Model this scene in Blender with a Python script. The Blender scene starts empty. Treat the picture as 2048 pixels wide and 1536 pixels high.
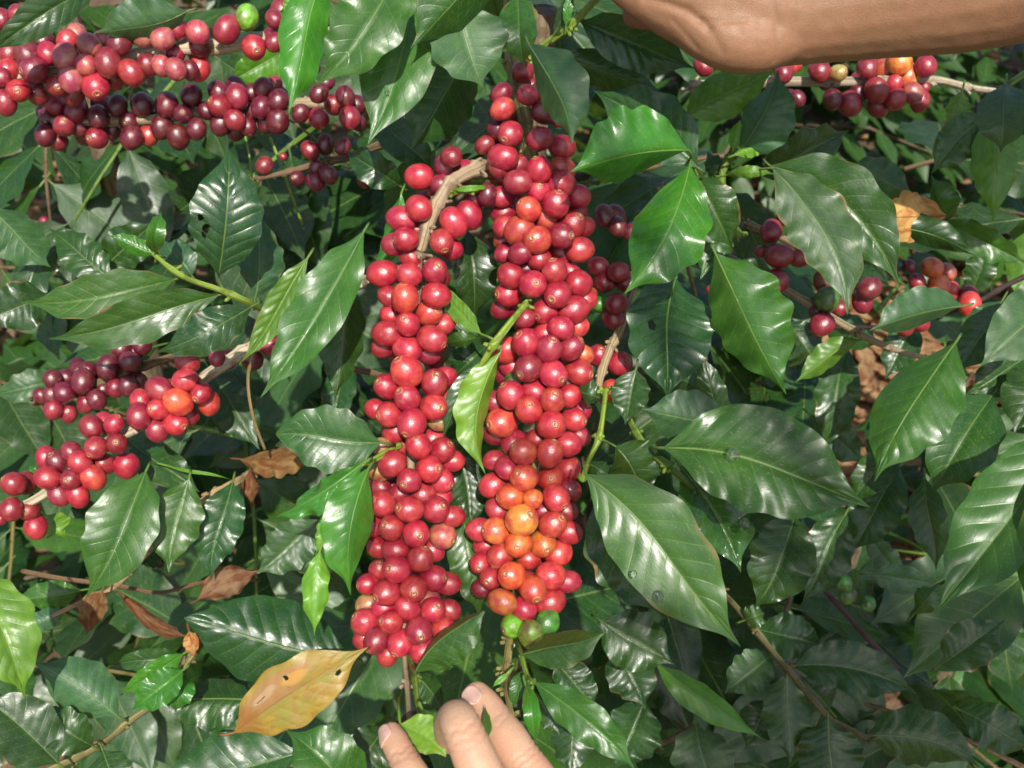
import bpy, bmesh, math, random
import numpy as np
from mathutils import Vector, Matrix, Quaternion, noise
R = math.radians
random.seed(7)
scene = bpy.context.scene

# ------------------------------------------------------------------ camera
PITCH = 38.0
TH = math.tan(R(27.0))
cam_d = bpy.data.cameras.new('camera')
cam = bpy.data.objects.new('camera', cam_d)
scene.collection.objects.link(cam)
cam.location = (0, 0, 1.5)
cam.rotation_euler = (R(90 - PITCH), 0, 0)
cam_d.sensor_width = 36.0
cam_d.lens = 18.0 / TH
cam_d.clip_start = 0.02
cam_d.clip_end = 500
cam_d.dof.use_dof = True
cam_d.dof.focus_distance = 0.57
cam_d.dof.aperture_fstop = 14.0
scene.camera = cam
scene.render.resolution_x = 1024
scene.render.resolution_y = 768
CM = Matrix.Translation(cam.location) @ cam.rotation_euler.to_matrix().to_4x4()
CR = CM.to_3x3()
CAM = Vector(cam.location)

# ------------------------------------------------------------------ light
sun_vec = (CR @ Vector((0.10, 0.25, 1.0))).normalized()
SEL = math.asin(sun_vec.z)
world = bpy.data.worlds.new('World')
scene.world = world
world.use_nodes = True
wn = world.node_tree
for n in list(wn.nodes):
    wn.nodes.remove(n)
sky = wn.nodes.new('ShaderNodeTexSky')
sky.sky_type = 'NISHITA'
sky.sun_disc = False
sky.sun_elevation = SEL
sky.sun_rotation = math.atan2(sun_vec.x, sun_vec.y)
sky.dust_density = 2.0
bg = wn.nodes.new('ShaderNodeBackground')
bg.inputs['Strength'].default_value = 0.11
wo = wn.nodes.new('ShaderNodeOutputWorld')
wn.links.new(sky.outputs[0], bg.inputs['Color'])
wn.links.new(bg.outputs[0], wo.inputs['Surface'])
sd = bpy.data.lights.new('sun', 'SUN')
sd.energy = 4.4
sd.angle = R(0.6)
sd.color = (1.0, 0.95, 0.86)
so = bpy.data.objects.new('sun', sd)
scene.collection.objects.link(so)
so.rotation_euler = sun_vec.to_track_quat('Z', 'Y').to_euler()
vs = scene.view_settings
vs.view_transform = 'Standard'
vs.look = 'None'
vs.exposure = 0.42
vs.gamma = 1.0
scene.cycles.filter_width = 1.7
scene.cycles.max_bounces = 5
scene.cycles.diffuse_bounces = 2
scene.cycles.glossy_bounces = 2

# ------------------------------------------------------------------ helpers
COL = scene.collection.objects


def P(px, py, d):
    """photo pixel (2048 wide) at view depth d (m) -> world point"""
    return CM @ Vector(((px - 1024) / 1024 * TH * d, -(py - 768) / 1024 * TH * d, -d))


def pxm(d):
    return TH * d / 1024


def camdir(x, y, z):
    """camera-frame direction (right, up, towards the camera) -> world"""
    return (CR @ Vector((x, y, z))).normalized()


def link(name, me, mat=None, parent=None, color=None):
    o = bpy.data.objects.new(name, me)
    COL.link(o)
    if mat and me and not me.materials:
        me.materials.append(mat)
    if parent:
        o.parent = parent
        o.matrix_parent_inverse = parent_inv(parent)
    if color:
        o.color = color
    return o


PINV = {}


def parent_inv(p):
    return PINV.get(p.name, Matrix.Identity(4))


def tag(o, label, cat, group=None, kind=None):
    if label:
        o['label'] = label
    if cat:
        o['category'] = cat
    if group:
        o['group'] = group
    if kind:
        o['kind'] = kind
    return o


def thing(name, loc, label, cat, group=None):
    o = bpy.data.objects.new(name, None)
    o.empty_display_size = 0.05
    COL.link(o)
    o.location = loc
    PINV[o.name] = Matrix.Translation(loc).inverted()
    return tag(o, label, cat, group)


def pydata(name, v, f, uv=None, smooth=True):
    me = bpy.data.meshes.new(name)
    me.from_pydata(v, [], f)
    if uv:
        l = me.uv_layers.new(name='UVMap')
        for lp in me.loops:
            l.data[lp.index].uv = uv[lp.vertex_index]
    if smooth:
        me.polygons.foreach_set('use_smooth', [True] * len(me.polygons))
    me.update()
    return me


# ------------------------------------------------------------------ node helper
class NT:
    def __init__(self, name):
        self.m = bpy.data.materials.new(name)
        self.m.use_nodes = True
        self.t = self.m.node_tree
        for n in list(self.t.nodes):
            self.t.nodes.remove(n)
        self.out = self.t.nodes.new('ShaderNodeOutputMaterial')

    def n(self, typ, **kw):
        nd = self.t.nodes.new('ShaderNode' + typ)
        for k, v in kw.items():
            setattr(nd, k, v)
        return nd

    def put(self, sock, v):
        if isinstance(v, bpy.types.NodeSocket):
            self.t.links.new(v, sock)
        else:
            sock.default_value = v

    def math(self, op, a, b=0.0, c=0.0, clamp=False):
        nd = self.n('Math', operation=op, use_clamp=clamp)
        self.put(nd.inputs[0], a)
        self.put(nd.inputs[1], b)
        self.put(nd.inputs[2], c)
        return nd.outputs[0]

    def mr(self, v, a, b, c=0.0, d=1.0, smooth=True):
        nd = self.n('MapRange', interpolation_type='SMOOTHSTEP' if smooth else 'LINEAR')
        self.put(nd.inputs[0], v)
        for i, x in enumerate((a, b, c, d)):
            self.put(nd.inputs[i + 1], x)
        return nd.outputs[0]

    def mix(self, f, a, b, blend='MIX'):
        nd = self.n('Mix', data_type='RGBA', blend_type=blend)
        self.put(nd.inputs[0], f)
        self.put(nd.inputs[6], a)
        self.put(nd.inputs[7], b)
        return nd.outputs[2]

    def noise(self, vec, scale, detail=3.0, rough=0.55, dist=0.0, w=None):
        nd = self.n('TexNoise')
        if w is not None:      # slide the pattern by a per-object amount
            cx = self.n('CombineXYZ')
            self.put(cx.inputs[2], w)
            va = self.n('VectorMath', operation='ADD')
            self.put(va.inputs[0], vec)
            self.put(va.inputs[1], cx.outputs[0])
            vec = va.outputs[0]
        self.put(nd.inputs['Vector'], vec)
        nd.inputs['Scale'].default_value = scale
        nd.inputs['Detail'].default_value = detail
        nd.inputs['Roughness'].default_value = rough
        nd.inputs['Distortion'].default_value = dist
        return nd.outputs[0]

    def bump(self, h, strength, dist):
        nd = self.n('Bump')
        self.put(nd.inputs['Height'], h)
        nd.inputs['Strength'].default_value = strength
        nd.inputs['Distance'].default_value = dist
        return nd.outputs[0]

    def scale(self, col, k):
        nd = self.n('Mix', data_type='RGBA', blend_type='MULTIPLY')
        nd.inputs[0].default_value = 1.0
        self.put(nd.inputs[6], col)
        self.put(nd.inputs[7], k)
        return nd.outputs[2]


def leaf_material(name, dead=False):
    t = NT(name)
    oi = t.n('ObjectInfo')
    tc = t.n('TexCoord')
    uvn = t.n('UVMap')
    uvn.uv_map = 'UVMap'
    sp = t.n('SeparateXYZ')
    t.put(sp.inputs[0], uvn.outputs[0])
    u, vv = sp.outputs[0], sp.outputs[1]
    av = t.math('ABSOLUTE', t.math('SUBTRACT', t.math('MULTIPLY', vv, 2.0), 1.0))
    # lateral veins: slope towards the tip, the same count as the quilting of the mesh
    ph = t.math('MULTIPLY', t.math('SUBTRACT', u, t.math('MULTIPLY', av, 0.17)), 10.0)
    fr = t.math('FRACT', t.math('ADD', ph, 20.0))
    dv = t.math('MINIMUM', fr, t.math('SUBTRACT', 1.0, fr))
    wv = t.mr(dv, 0.01, 0.06, 1.0, 0.0)
    wv = t.math('MULTIPLY', wv, t.mr(av, 0.55, 0.98, 1.0, 0.1))
    mid = t.mr(av, 0.008, 0.036, 1.0, 0.0)
    rnd = oi.outputs['Random']
    obv = tc.outputs['Object']
    if dead:
        n1 = t.noise(uvn.outputs[0], 3.2, 4, .6, .6, t.math('MULTIPLY', rnd, 30.0))
        n2 = t.noise(uvn.outputs[0], 9.0, 4, .65, .3, t.math('MULTIPLY', rnd, 17.0))
        c = t.mix(t.mr(n1, .42, .62), oi.outputs['Color'], t.scale(oi.outputs['Color'], (.62, .36, .30, 1)))
        c = t.mix(t.mr(n2, .6, .72, 0, .6), c, (.10, .045, .018, 1))
        c = t.mix(t.math('MULTIPLY', mid, .7), c, (.13, .06, .025, 1))
        c = t.mix(t.math('MULTIPLY', wv, .3), c, (.2, .11, .04, 1))
    else:
        n1 = t.noise(uvn.outputs[0], 5.0, 2, .6, .0, t.math('MULTIPLY', rnd, 30.0))
        base = t.mix(t.mr(n1, .3, .75, 0, .8), t.scale(oi.outputs['Color'], (.78, .82, .85, 1)), t.scale(oi.outputs['Color'], (1.3, 1.18, 1.0, 1)))
        vc = t.mix(.42, oi.outputs['Color'], (.30, .42, .10, 1))
        c = t.mix(t.math('MULTIPLY', wv, .24), base, vc)
        c = t.mix(t.math('MULTIPLY', mid, .75), c, vc)
        # dust and scuffs, heavier on some leaves, gathered along the veins
        n3 = t.noise(uvn.outputs[0], 14.0, 3, .7, .0, t.math('MULTIPLY', rnd, 51.0))
        dust = t.math('MULTIPLY', t.mr(n3, .56, .70), t.mr(rnd, .35, .95, .05, .55))
        n4 = t.noise(uvn.outputs[0], 70.0, 0, .5, 0, t.math('MULTIPLY', rnd, 9.0))
        speck = t.mr(n4, .70, .76, 0, .5)
        dust = t.math('MAXIMUM', t.math('MULTIPLY', dust, .38), t.math('MULTIPLY', speck, .5))
        c = t.mix(dust, c, (.30, .27, .17, 1))
        # browned margins on a few
        n5 = t.noise(uvn.outputs[0], 4.0, 1, .6, 0, t.math('MULTIPLY', rnd, 77.0))
        edge = t.math('MULTIPLY', t.mr(t.math('ADD', av, t.math('MULTIPLY', n5, .55)), 1.24, 1.36), t.mr(rnd, .45, .6))
        c = t.mix(t.math('MULTIPLY', edge, .8), c, (.24, .15, .06, 1))
    geo = t.n('NewGeometry')
    under = t.mix(.55, c, (.10, .17, .045, 1) if not dead else (.25, .15, .07, 1))
    c = t.mix(geo.outputs['Backfacing'], c, under)
    pr = t.n('BsdfPrincipled')
    t.put(pr.inputs['Base Color'], c)
    nr = t.noise(uvn.outputs[0], 9.0, 1, .6, 0, t.math('MULTIPLY', rnd, 13.0))
    rough = t.math('ADD', oi.outputs['Alpha'], t.mr(nr, .3, .7, -.06, .09), clamp=True)
    if dead:
        rough = t.math('MAXIMUM', rough, .5)
    t.put(pr.inputs['Roughness'], rough)
    pr.inputs['Specular IOR Level'].default_value = .64 if not dead else .2
    hb = t.math('ADD', t.math('MULTIPLY', wv, -.4), t.math('MULTIPLY', t.noise(uvn.outputs[0], 38.0, 1), .22))
    hb = t.math('SUBTRACT', hb, t.math('MULTIPLY', mid, 1.0))
    t.put(pr.inputs['Normal'], t.bump(hb, .28, .0010))
    tr = t.n('BsdfTranslucent')
    t.put(tr.inputs['Color'], t.scale(c, (2.6, 2.4, .9, 1) if not dead else (1.3, 1.1, .8, 1)))
    ms = t.n('MixShader')
    ms.inputs[0].default_value = .24
    t.put(ms.inputs[1], pr.outputs[0])
    t.put(ms.inputs[2], tr.outputs[0])
    t.put(t.out.inputs[0], ms.outputs[0])
    return t.m


def cherry_material():
    t = NT('cherry_skin')
    oi = t.n('ObjectInfo')
    tc = t.n('TexCoord')
    ob = tc.outputs['Object']
    sp = t.n('SeparateXYZ')
    t.put(sp.inputs[0], ob)
    x, y, z = sp.outputs
    r = t.math('MULTIPLY', t.math('SQRT', t.math('ADD', t.math('MULTIPLY', x, x), t.math('MULTIPLY', y, y))), 1.0)
    w = t.math('MULTIPLY', oi.outputs['Random'], 60.0)
    n1 = t.noise(ob, 1.3, 3, .55, .2, w)
    base = t.mix(t.mr(n1, .32, .68), t.scale(oi.outputs['Color'], (.85, .42, .82, 1)), t.scale(oi.outputs['Color'], (1.12, 1.5, 1.05, 1)))
    # paler blush near the tip on one side, dull bloom, tiny scars
    n2 = t.noise(ob, 22.0, 2, .5, 0, w)
    base = t.mix(t.mr(n2, .70, .77, 0, .45), base, (.42, .25, .12, 1))
    n3 = t.noise(ob, 2.6, 5, .7, .8, w)
    base = t.mix(t.mr(n3, .58, .72, 0, .34), base, (.40, .22, .15, 1))
    n4 = t.noise(ob, 1.9, 4, .7, .3, t.math('ADD', w, 17.0))
    base = t.mix(t.mr(n4, .42, .7, 0, .5), base, t.scale(base, (1.25, 1.9, 1.7, 1)))
    top = t.math('GREATER_THAN', z, 0.0)
    wob = t.math('ADD', r, t.math('MULTIPLY', t.math('SUBTRACT', t.noise(ob, 3.0, 2, .5, 0, w), .5), .13))

    def ringm(c, hw):
        return t.mr(t.math('ABSOLUTE', t.math('SUBTRACT', wob, c)), hw * .35, hw, 1.0, 0.0)
    # the navel: tan outer ring, dark groove, tan inner ring with a dark eye
    tan = t.math('MAXIMUM', t.math('MULTIPLY', ringm(.285, .04), t.mr(n1, .3, .7, .15, .7)), t.math('MAXIMUM', t.math('MULTIPLY', ringm(.115, .05), .7), t.mr(wob, .0, .03, .6, 0.0)))
    drk = t.math('MAXIMUM', t.math('MULTIPLY', ringm(.185, .04), .75), ringm(.055, .03))
    f = t.math('MULTIPLY', top, tan)
    col = t.mix(t.math('MULTIPLY', top, t.mr(wob, .24, .34, .25, 0.0)), base, (.45, .22, .10, 1))
    col = t.mix(f, col, (.50, .27, .12, 1))
    col = t.mix(t.math('MULTIPLY', top, drk), col, (.09, .035, .02, 1))
    pr = t.n('BsdfPrincipled')
    t.put(pr.inputs['Base Color'], col)
    t.put(pr.inputs['Roughness'], t.math('ADD', t.mr(n3, .35, .7, .28, .46), t.math('MULTIPLY', f, .25)))
    pr.inputs['Specular IOR Level'].default_value = .95
    t.put(pr.inputs['Normal'], t.bump(t.noise(ob, 9.0, 3, .6, 0, w), .10, .02))
    t.put(t.out.inputs[0], pr.outputs[0])
    return t.m


def bark_material():
    t = NT('bark')
    oi = t.n('ObjectInfo')
    tc = t.n('TexCoord')
    uvn = t.n('UVMap')
    uvn.uv_map = 'UVMap'
    mp = t.n('Mapping')
    mp.inputs['Scale'].default_value = (180.0, 5.0, 1.0)
    t.put(mp.inputs[0], uvn.outputs[0])
    n1 = t.noise(mp.outputs[0], 1.0, 5, .65, .6)
    n2 = t.noise(tc.outputs['Object'], 90.0, 4, .6, .4)
    n3 = t.noise(tc.outputs['Object'], 700.0, 3, .6)
    c = t.mix(t.mr(n1, .36, .62), t.scale(oi.outputs['Color'], (.42, .38, .34, 1)), t.scale(oi.outputs['Color'], (1.15, 1.12, 1.05, 1)))
    c = t.mix(t.mr(n2, .52, .66, 0, .7), c, t.scale(oi.outputs['Color'], (.38, .33, .26, 1)))
    c = t.mix(t.mr(n3, .6, .75, 0, .35), c, (.08, .06, .03, 1))
    pr = t.n('BsdfPrincipled')
    t.put(pr.inputs['Base Color'], c)
    t.put(pr.inputs['Roughness'], oi.outputs['Alpha'])
    pr.inputs['Specular IOR Level'].default_value = .35
    h = t.math('ADD', n1, t.math('ADD', t.math('MULTIPLY', n2, .8), t.math('MULTIPLY', n3, .4)))
    t.put(pr.inputs['Normal'], t.bump(h, .6, .0016))
    t.put(t.out.inputs[0], pr.outputs[0])
    return t.m


def skin_material(name, col, dark, rosy, hair=False):
    t = NT(name)
    tc = t.n('TexCoord')
    ob = tc.outputs['Object']
    n1 = t.noise(ob, 45.0, 4, .6, .3)
    n2 = t.noise(ob, 190.0, 4, .6)
    vo = t.n('TexVoronoi', feature='DISTANCE_TO_EDGE')
    vo.inputs['Scale'].default_value = 900.0
    t.put(vo.inputs['Vector'], ob)
    c = t.mix(t.mr(n1, .35, .65), col, rosy)
    c = t.mix(t.mr(n2, .40, .75, 0, .28), c, dark)
    mp = t.n('Mapping')
    mp.inputs['Scale'].default_value = (260.0, 1900.0, 1900.0)
    mp.inputs['Rotation'].default_value = (0, 0, .5)
    t.put(mp.inputs[0], ob)
    n3 = t.noise(mp.outputs[0], 1.0, 3, .6, .8)
    if hair:
        c = t.mix(t.mr(n3, .42, .66, 0, .16), c, dark)
    n6 = t.noise(ob, 1500.0, 2, .6)
    c = t.mix(t.mr(n6, .48, .68, 0, .45), c, dark)
    n7 = t.noise(ob, 14.0, 3, .6)
    c = t.mix(t.mr(n7, .35, .65, 0, .35), c, rosy)
    pr = t.n('BsdfPrincipled')
    t.put(pr.inputs['Base Color'], c)
    t.put(pr.inputs['Roughness'], t.mr(n2, .3, .7, .42, .6))
    pr.inputs['Specular IOR Level'].default_value = .4
    pr.inputs['Subsurface Weight'].default_value = .18
    pr.inputs['Subsurface Radius'].default_value = (1.0, .35, .18)
    pr.inputs['Subsurface Scale'].default_value = .004
    h = t.math('ADD', t.math('MULTIPLY', t.mr(vo.outputs[0], 0.0, .25, 0.0, 1.0), .5), t.math('ADD', t.math('MULTIPLY', n2, .5), t.math('MULTIPLY', n3, .7)))
    t.put(pr.inputs['Normal'], t.bump(h, .26, .0006))
    t.put(t.out.inputs[0], pr.outputs[0])
    return t.m


def ground_material():
    t = NT('soil')
    tc = t.n('TexCoord')
    ob = tc.outputs['Object']
    n1 = t.noise(ob, 5.0, 6, .65, .4)
    n2 = t.noise(ob, 40.0, 6, .7, .4)
    c = t.mix(t.mr(n1, .35, .65), (.12, .070, .038, 1), (.24, .16, .09, 1))
    c = t.mix(t.mr(n2, .5, .68), c, (.05, .028, .016, 1))
    pr = t.n('BsdfPrincipled')
    t.put(pr.inputs['Base Color'], c)
    pr.inputs['Roughness'].default_value = .9
    t.put(pr.inputs['Normal'], t.bump(n2, .9, .02))
    t.put(t.out.inputs[0], pr.outputs[0])
    return t.m


def simple_material(name, col, rough, spec=.5):
    t = NT(name)
    tc = t.n('TexCoord')
    n1 = t.noise(tc.outputs['Object'], 260.0, 3, .6)
    c = t.mix(t.mr(n1, .3, .7), col, tuple(x * .8 for x in col[:3]) + (1,))
    pr = t.n('BsdfPrincipled')
    t.put(pr.inputs['Base Color'], c)
    pr.inputs['Roughness'].default_value = rough
    pr.inputs['Specular IOR Level'].default_value = spec
    t.put(t.out.inputs[0], pr.outputs[0])
    return t.m


def water_material():
    t = NT('water')
    pr = t.n('BsdfPrincipled')
    pr.inputs['Base Color'].default_value = (1, 1, 1, 1)
    pr.inputs['Roughness'].default_value = .02
    pr.inputs['IOR'].default_value = 1.33
    pr.inputs['Transmission Weight'].default_value = 1.0
    t.put(t.out.inputs[0], pr.outputs[0])
    return t.m


M_LEAF = leaf_material('leaf_green')
M_DEAD = leaf_material('leaf_dead', True)
def yellow_leaf_material():
    t = NT('leaf_yellowed')
    uvn = t.n('UVMap')
    uvn.uv_map = 'UVMap'
    sp = t.n('SeparateXYZ')
    t.put(sp.inputs[0], uvn.outputs[0])
    u, v = sp.outputs[0], sp.outputs[1]
    n1 = t.noise(uvn.outputs[0], 4.0, 5, .65, .5)
    n2 = t.noise(uvn.outputs[0], 16.0, 4, .7, .3)
    av = t.math('ABSOLUTE', t.math('SUBTRACT', t.math('MULTIPLY', v, 2.0), 1.0))
    c = t.mix(t.mr(n1, .38, .62), (.34, .235, .036, 1), (.25, .235, .045, 1))
    c = t.mix(t.mr(n2, .52, .72, 0, .6), c, (.42, .25, .04, 1))

    n8 = t.noise(uvn.outputs[0], 6.5, 5, .75, .8, 3.3)
    c = t.mix(t.mr(n8, .50, .60, 0, .75), c, (.30, .165, .030, 1))

    def blot(cu, cv, ru, rv, soft):
        a = t.math('DIVIDE', t.math('SUBTRACT', u, cu), ru)
        b = t.math('DIVIDE', t.math('SUBTRACT', v, cv), rv)
        q = t.math('ADD', t.math('MULTIPLY', a, a), t.math('MULTIPLY', b, b))
        return t.mr(t.math('ADD', q, t.math('MULTIPLY', t.math('SUBTRACT', n1, .5), 2.6)), soft, 1.15, 1.0, 0.0)
    c = t.mix(t.math('MULTIPLY', blot(.36, .30, .30, .22, .55), .85), c, (.36, .19, .08, 1))
    c = t.mix(t.math('MULTIPLY', blot(.30, .28, .10, .08, .3), .5), c, (.50, .36, .22, 1))
    c = t.mix(t.math('MULTIPLY', blot(.05, .5, .16, .6, .2), .7), c, (.30, .12, .03, 1))
    c = t.mix(t.math('MULTIPLY', blot(.52, .32, .10, .12, .3), .7), c, (.55, .30, .06, 1))
    edge = t.mr(t.math('ADD', av, t.math('MULTIPLY', n1, .4)), 1.08, 1.25, 0, .6)
    c = t.mix(edge, c, (.30, .16, .035, 1))
    c = t.mix(t.mr(n2, .58, .72, 0, .65), c, (.20, .09, .025, 1))
    c = t.mix(t.mr(av, .008, .035, .75, 0.0), c, (.24, .11, .05, 1))
    pr = t.n('BsdfPrincipled')
    t.put(pr.inputs['Base Color'], c)
    t.put(pr.inputs['Roughness'], t.mr(n2, .3, .7, .34, .5))
    t.put(pr.inputs['Normal'], t.bump(n2, .3, .0008))
    tr = t.n('BsdfTranslucent')
    t.put(tr.inputs['Color'], c)
    ms = t.n('MixShader')
    ms.inputs[0].default_value = .2
    t.put(ms.inputs[1], pr.outputs[0])
    t.put(ms.inputs[2], tr.outputs[0])
    t.put(t.out.inputs[0], ms.outputs[0])
    return t.m


M_YEL = yellow_leaf_material()
M_CH = cherry_material()
M_BARK = bark_material()
M_SOIL = ground_material()
M_WATER = water_material()

# ------------------------------------------------------------------ setting: the ground and its litter
def ground():
    v, f = [], []
    xs = [-60, -20, -8] + [-4 + i * .1 for i in range(81)] + [8, 20, 60]
    ys = [-30, -8, -3] + [-1 + i * .1 for i in range(71)] + [10, 25, 80]
    for y in ys:
        for x in xs:
            z = .05 * noise.noise(Vector((x * 1.3, y * 1.3, 0))) + .02 * noise.noise(Vector((x * 5, y * 5, 3)))
            v.append((x, y, z))
    w = len(xs)
    for j in range(len(ys) - 1):
        for i in range(w - 1):
            f.append((j * w + i, j * w + i + 1, (j + 1) * w + i + 1, (j + 1) * w + i))
    o = link('ground', pydata('ground', v, f), M_SOIL)
    tag(o, 'brown soil between the coffee bushes', None, kind='structure')


ground()


def ground_z(x, y):
    return .05 * noise.noise(Vector((x * 1.3, y * 1.3, 0))) + .02 * noise.noise(Vector((x * 5, y * 5, 3)))


# ------------------------------------------------------------------ leaf geometry
def profile(u, blunt=0.0):
    a = .84 + .12 * blunt
    w = max(0.0, math.sin(math.pi * min(1, u ** a))) ** (.92 - .2 * blunt)
    s = min(1, max(0, (u - .74) / .21))
    s = s * s * (3 - 2 * s)
    w *= 1 - (.66 * (1 - blunt)) * s
    s2 = min(1, max(0, u / .16))
    w *= .45 + .55 * s2
    return w


def quilt(u, av):
    ph = 10 * (u - .17 * av)
    b = abs(math.sin(math.pi * ph)) ** .7
    return b * (1 - .55 * av) * min(1, av * 5) * min(1, u * 6) * min(1, (1 - u) * 5)


def leaf_surface(pts, Ss, Ns, hw, aL, aR, rnd, nu, nv, wave=1.0, curl=.0, blunt=0., q=.0016, holes=(), wavef=None):
    """sheet round a midrib: pts, side and normal vectors per row; aL/aR fold angles of the two halves"""
    v, uv, f = [], [], []
    f1 = wavef or rnd.uniform(2.6, 4.2)
    p1, p2, p3 = rnd.uniform(0, 6.28), rnd.uniform(0, 6.28), rnd.uniform(0, 6.28)
    cols = 2 * nv + 1
    for i in range(nu + 1):
        u = i / nu
        w = profile(u, blunt) * hw
        ragr = 1 + .03 * math.sin(u * 31 + p3) + .05 * (.4 + .6 * min(2, wave)) * math.sin(2 * math.pi * f1 * 1.35 * u + p1 + 1.3)
        ragl = 1 + .03 * math.sin(u * 27 + p1) + .05 * (.4 + .6 * min(2, wave)) * math.sin(2 * math.pi * f1 * 1.25 * u + p2 + 1.3)
        for j in range(-nv, nv + 1):
            t = j / nv
            av = abs(t)
            sg = 1 if t >= 0 else -1
            a = (aR if t >= 0 else aL)
            d = w * av * (ragr if sg > 0 else ragl)
            off = Ss[i] * (sg * math.cos(a) * d) - Ns[i] * (math.sin(a) * d + curl * d * av)
            wv = wave * hw * .11 * (math.sin(2 * math.pi * f1 * u + (p1 if sg > 0 else p2)) + .5 * math.sin(2 * math.pi * f1 * 1.9 * u + p3)) * av ** 2.2 * min(1, u * 5) * min(1, (1 - u) * 4)
            h = q * quilt(u, av) + wv - .35 * q * math.exp(-(av * 9) ** 2)
            p = pts[i] + off + Ns[i] * h
            v.append(p)
            uv.append((u, .5 + .5 * t))
    for i in range(nu):
        for j in range(cols - 1):
            if holes:
                uc, tc = (i + .5) / nu, ((j + .5) / cols * 2 - 1)
                skip = False
                for (hu, ht, ru, rt) in holes:
                    k = ((uc - hu) / ru) ** 2 + ((tc - ht) / rt) ** 2
                    if k < 1 + .5 * noise.noise(Vector((uc * 40, tc * 14, hu * 9))):
                        skip = True
                if skip:
                    continue
            a0 = i * cols + j
            f.append((a0, a0 + 1, a0 + cols + 1, a0 + cols))
    return v, f, uv


def add_tube(v, f, uv, pts, rad, seg=7, uvx=None):
    """tube appended to lists"""
    n0 = len(v)
    L = 0.0
    ref = Vector((.31, .2, .93))
    for i, p in enumerate(pts):
        t = (pts[min(i + 1, len(pts) - 1)] - pts[max(i - 1, 0)]).normalized()
        s = t.cross(ref)
        if s.length < .1:
            s = t.cross(Vector((1, 0, 0)))
        s.normalize()
        b = t.cross(s)
        if i:
            L += (p - pts[i - 1]).length
        for k in range(seg):
            a = 2 * math.pi * k / seg
            v.append(p + (s * math.cos(a) + b * math.sin(a)) * rad[i])
            uv.append(uvx if uvx else (k / seg * .06, L))
    for i in range(len(pts) - 1):
        for k in range(seg):
            a, b_ = n0 + i * seg + k, n0 + i * seg + (k + 1) % seg
            f.append((a, b_, b_ + seg, a + seg))
    f.append(tuple(n0 + k for k in range(seg))[::-1])
    m = n0 + (len(pts) - 1) * seg
    f.append(tuple(m + k for k in range(seg)))


GREENS = {
    'd': (.021, .071, .012, .34),   # mature dark
    'm': (.034, .112, .014, .35),   # mid green
    'b': (.044, .190, .016, .28),   # young glossy
    'l': (.120, .290, .022, .36),   # lime
    'g': (.042, .116, .038, .45),   # greyish, matte
    's': (.020, .071, .018, .30),   # dark and very glossy
    'y': (.46, .37, .06, .42),      # yellowed
    'Y': (.085, .215, .018, .36),   # yellowing green
    'n': (.30, .17, .075, .6),      # brown, dead
}
LEAF_N = 0


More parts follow.
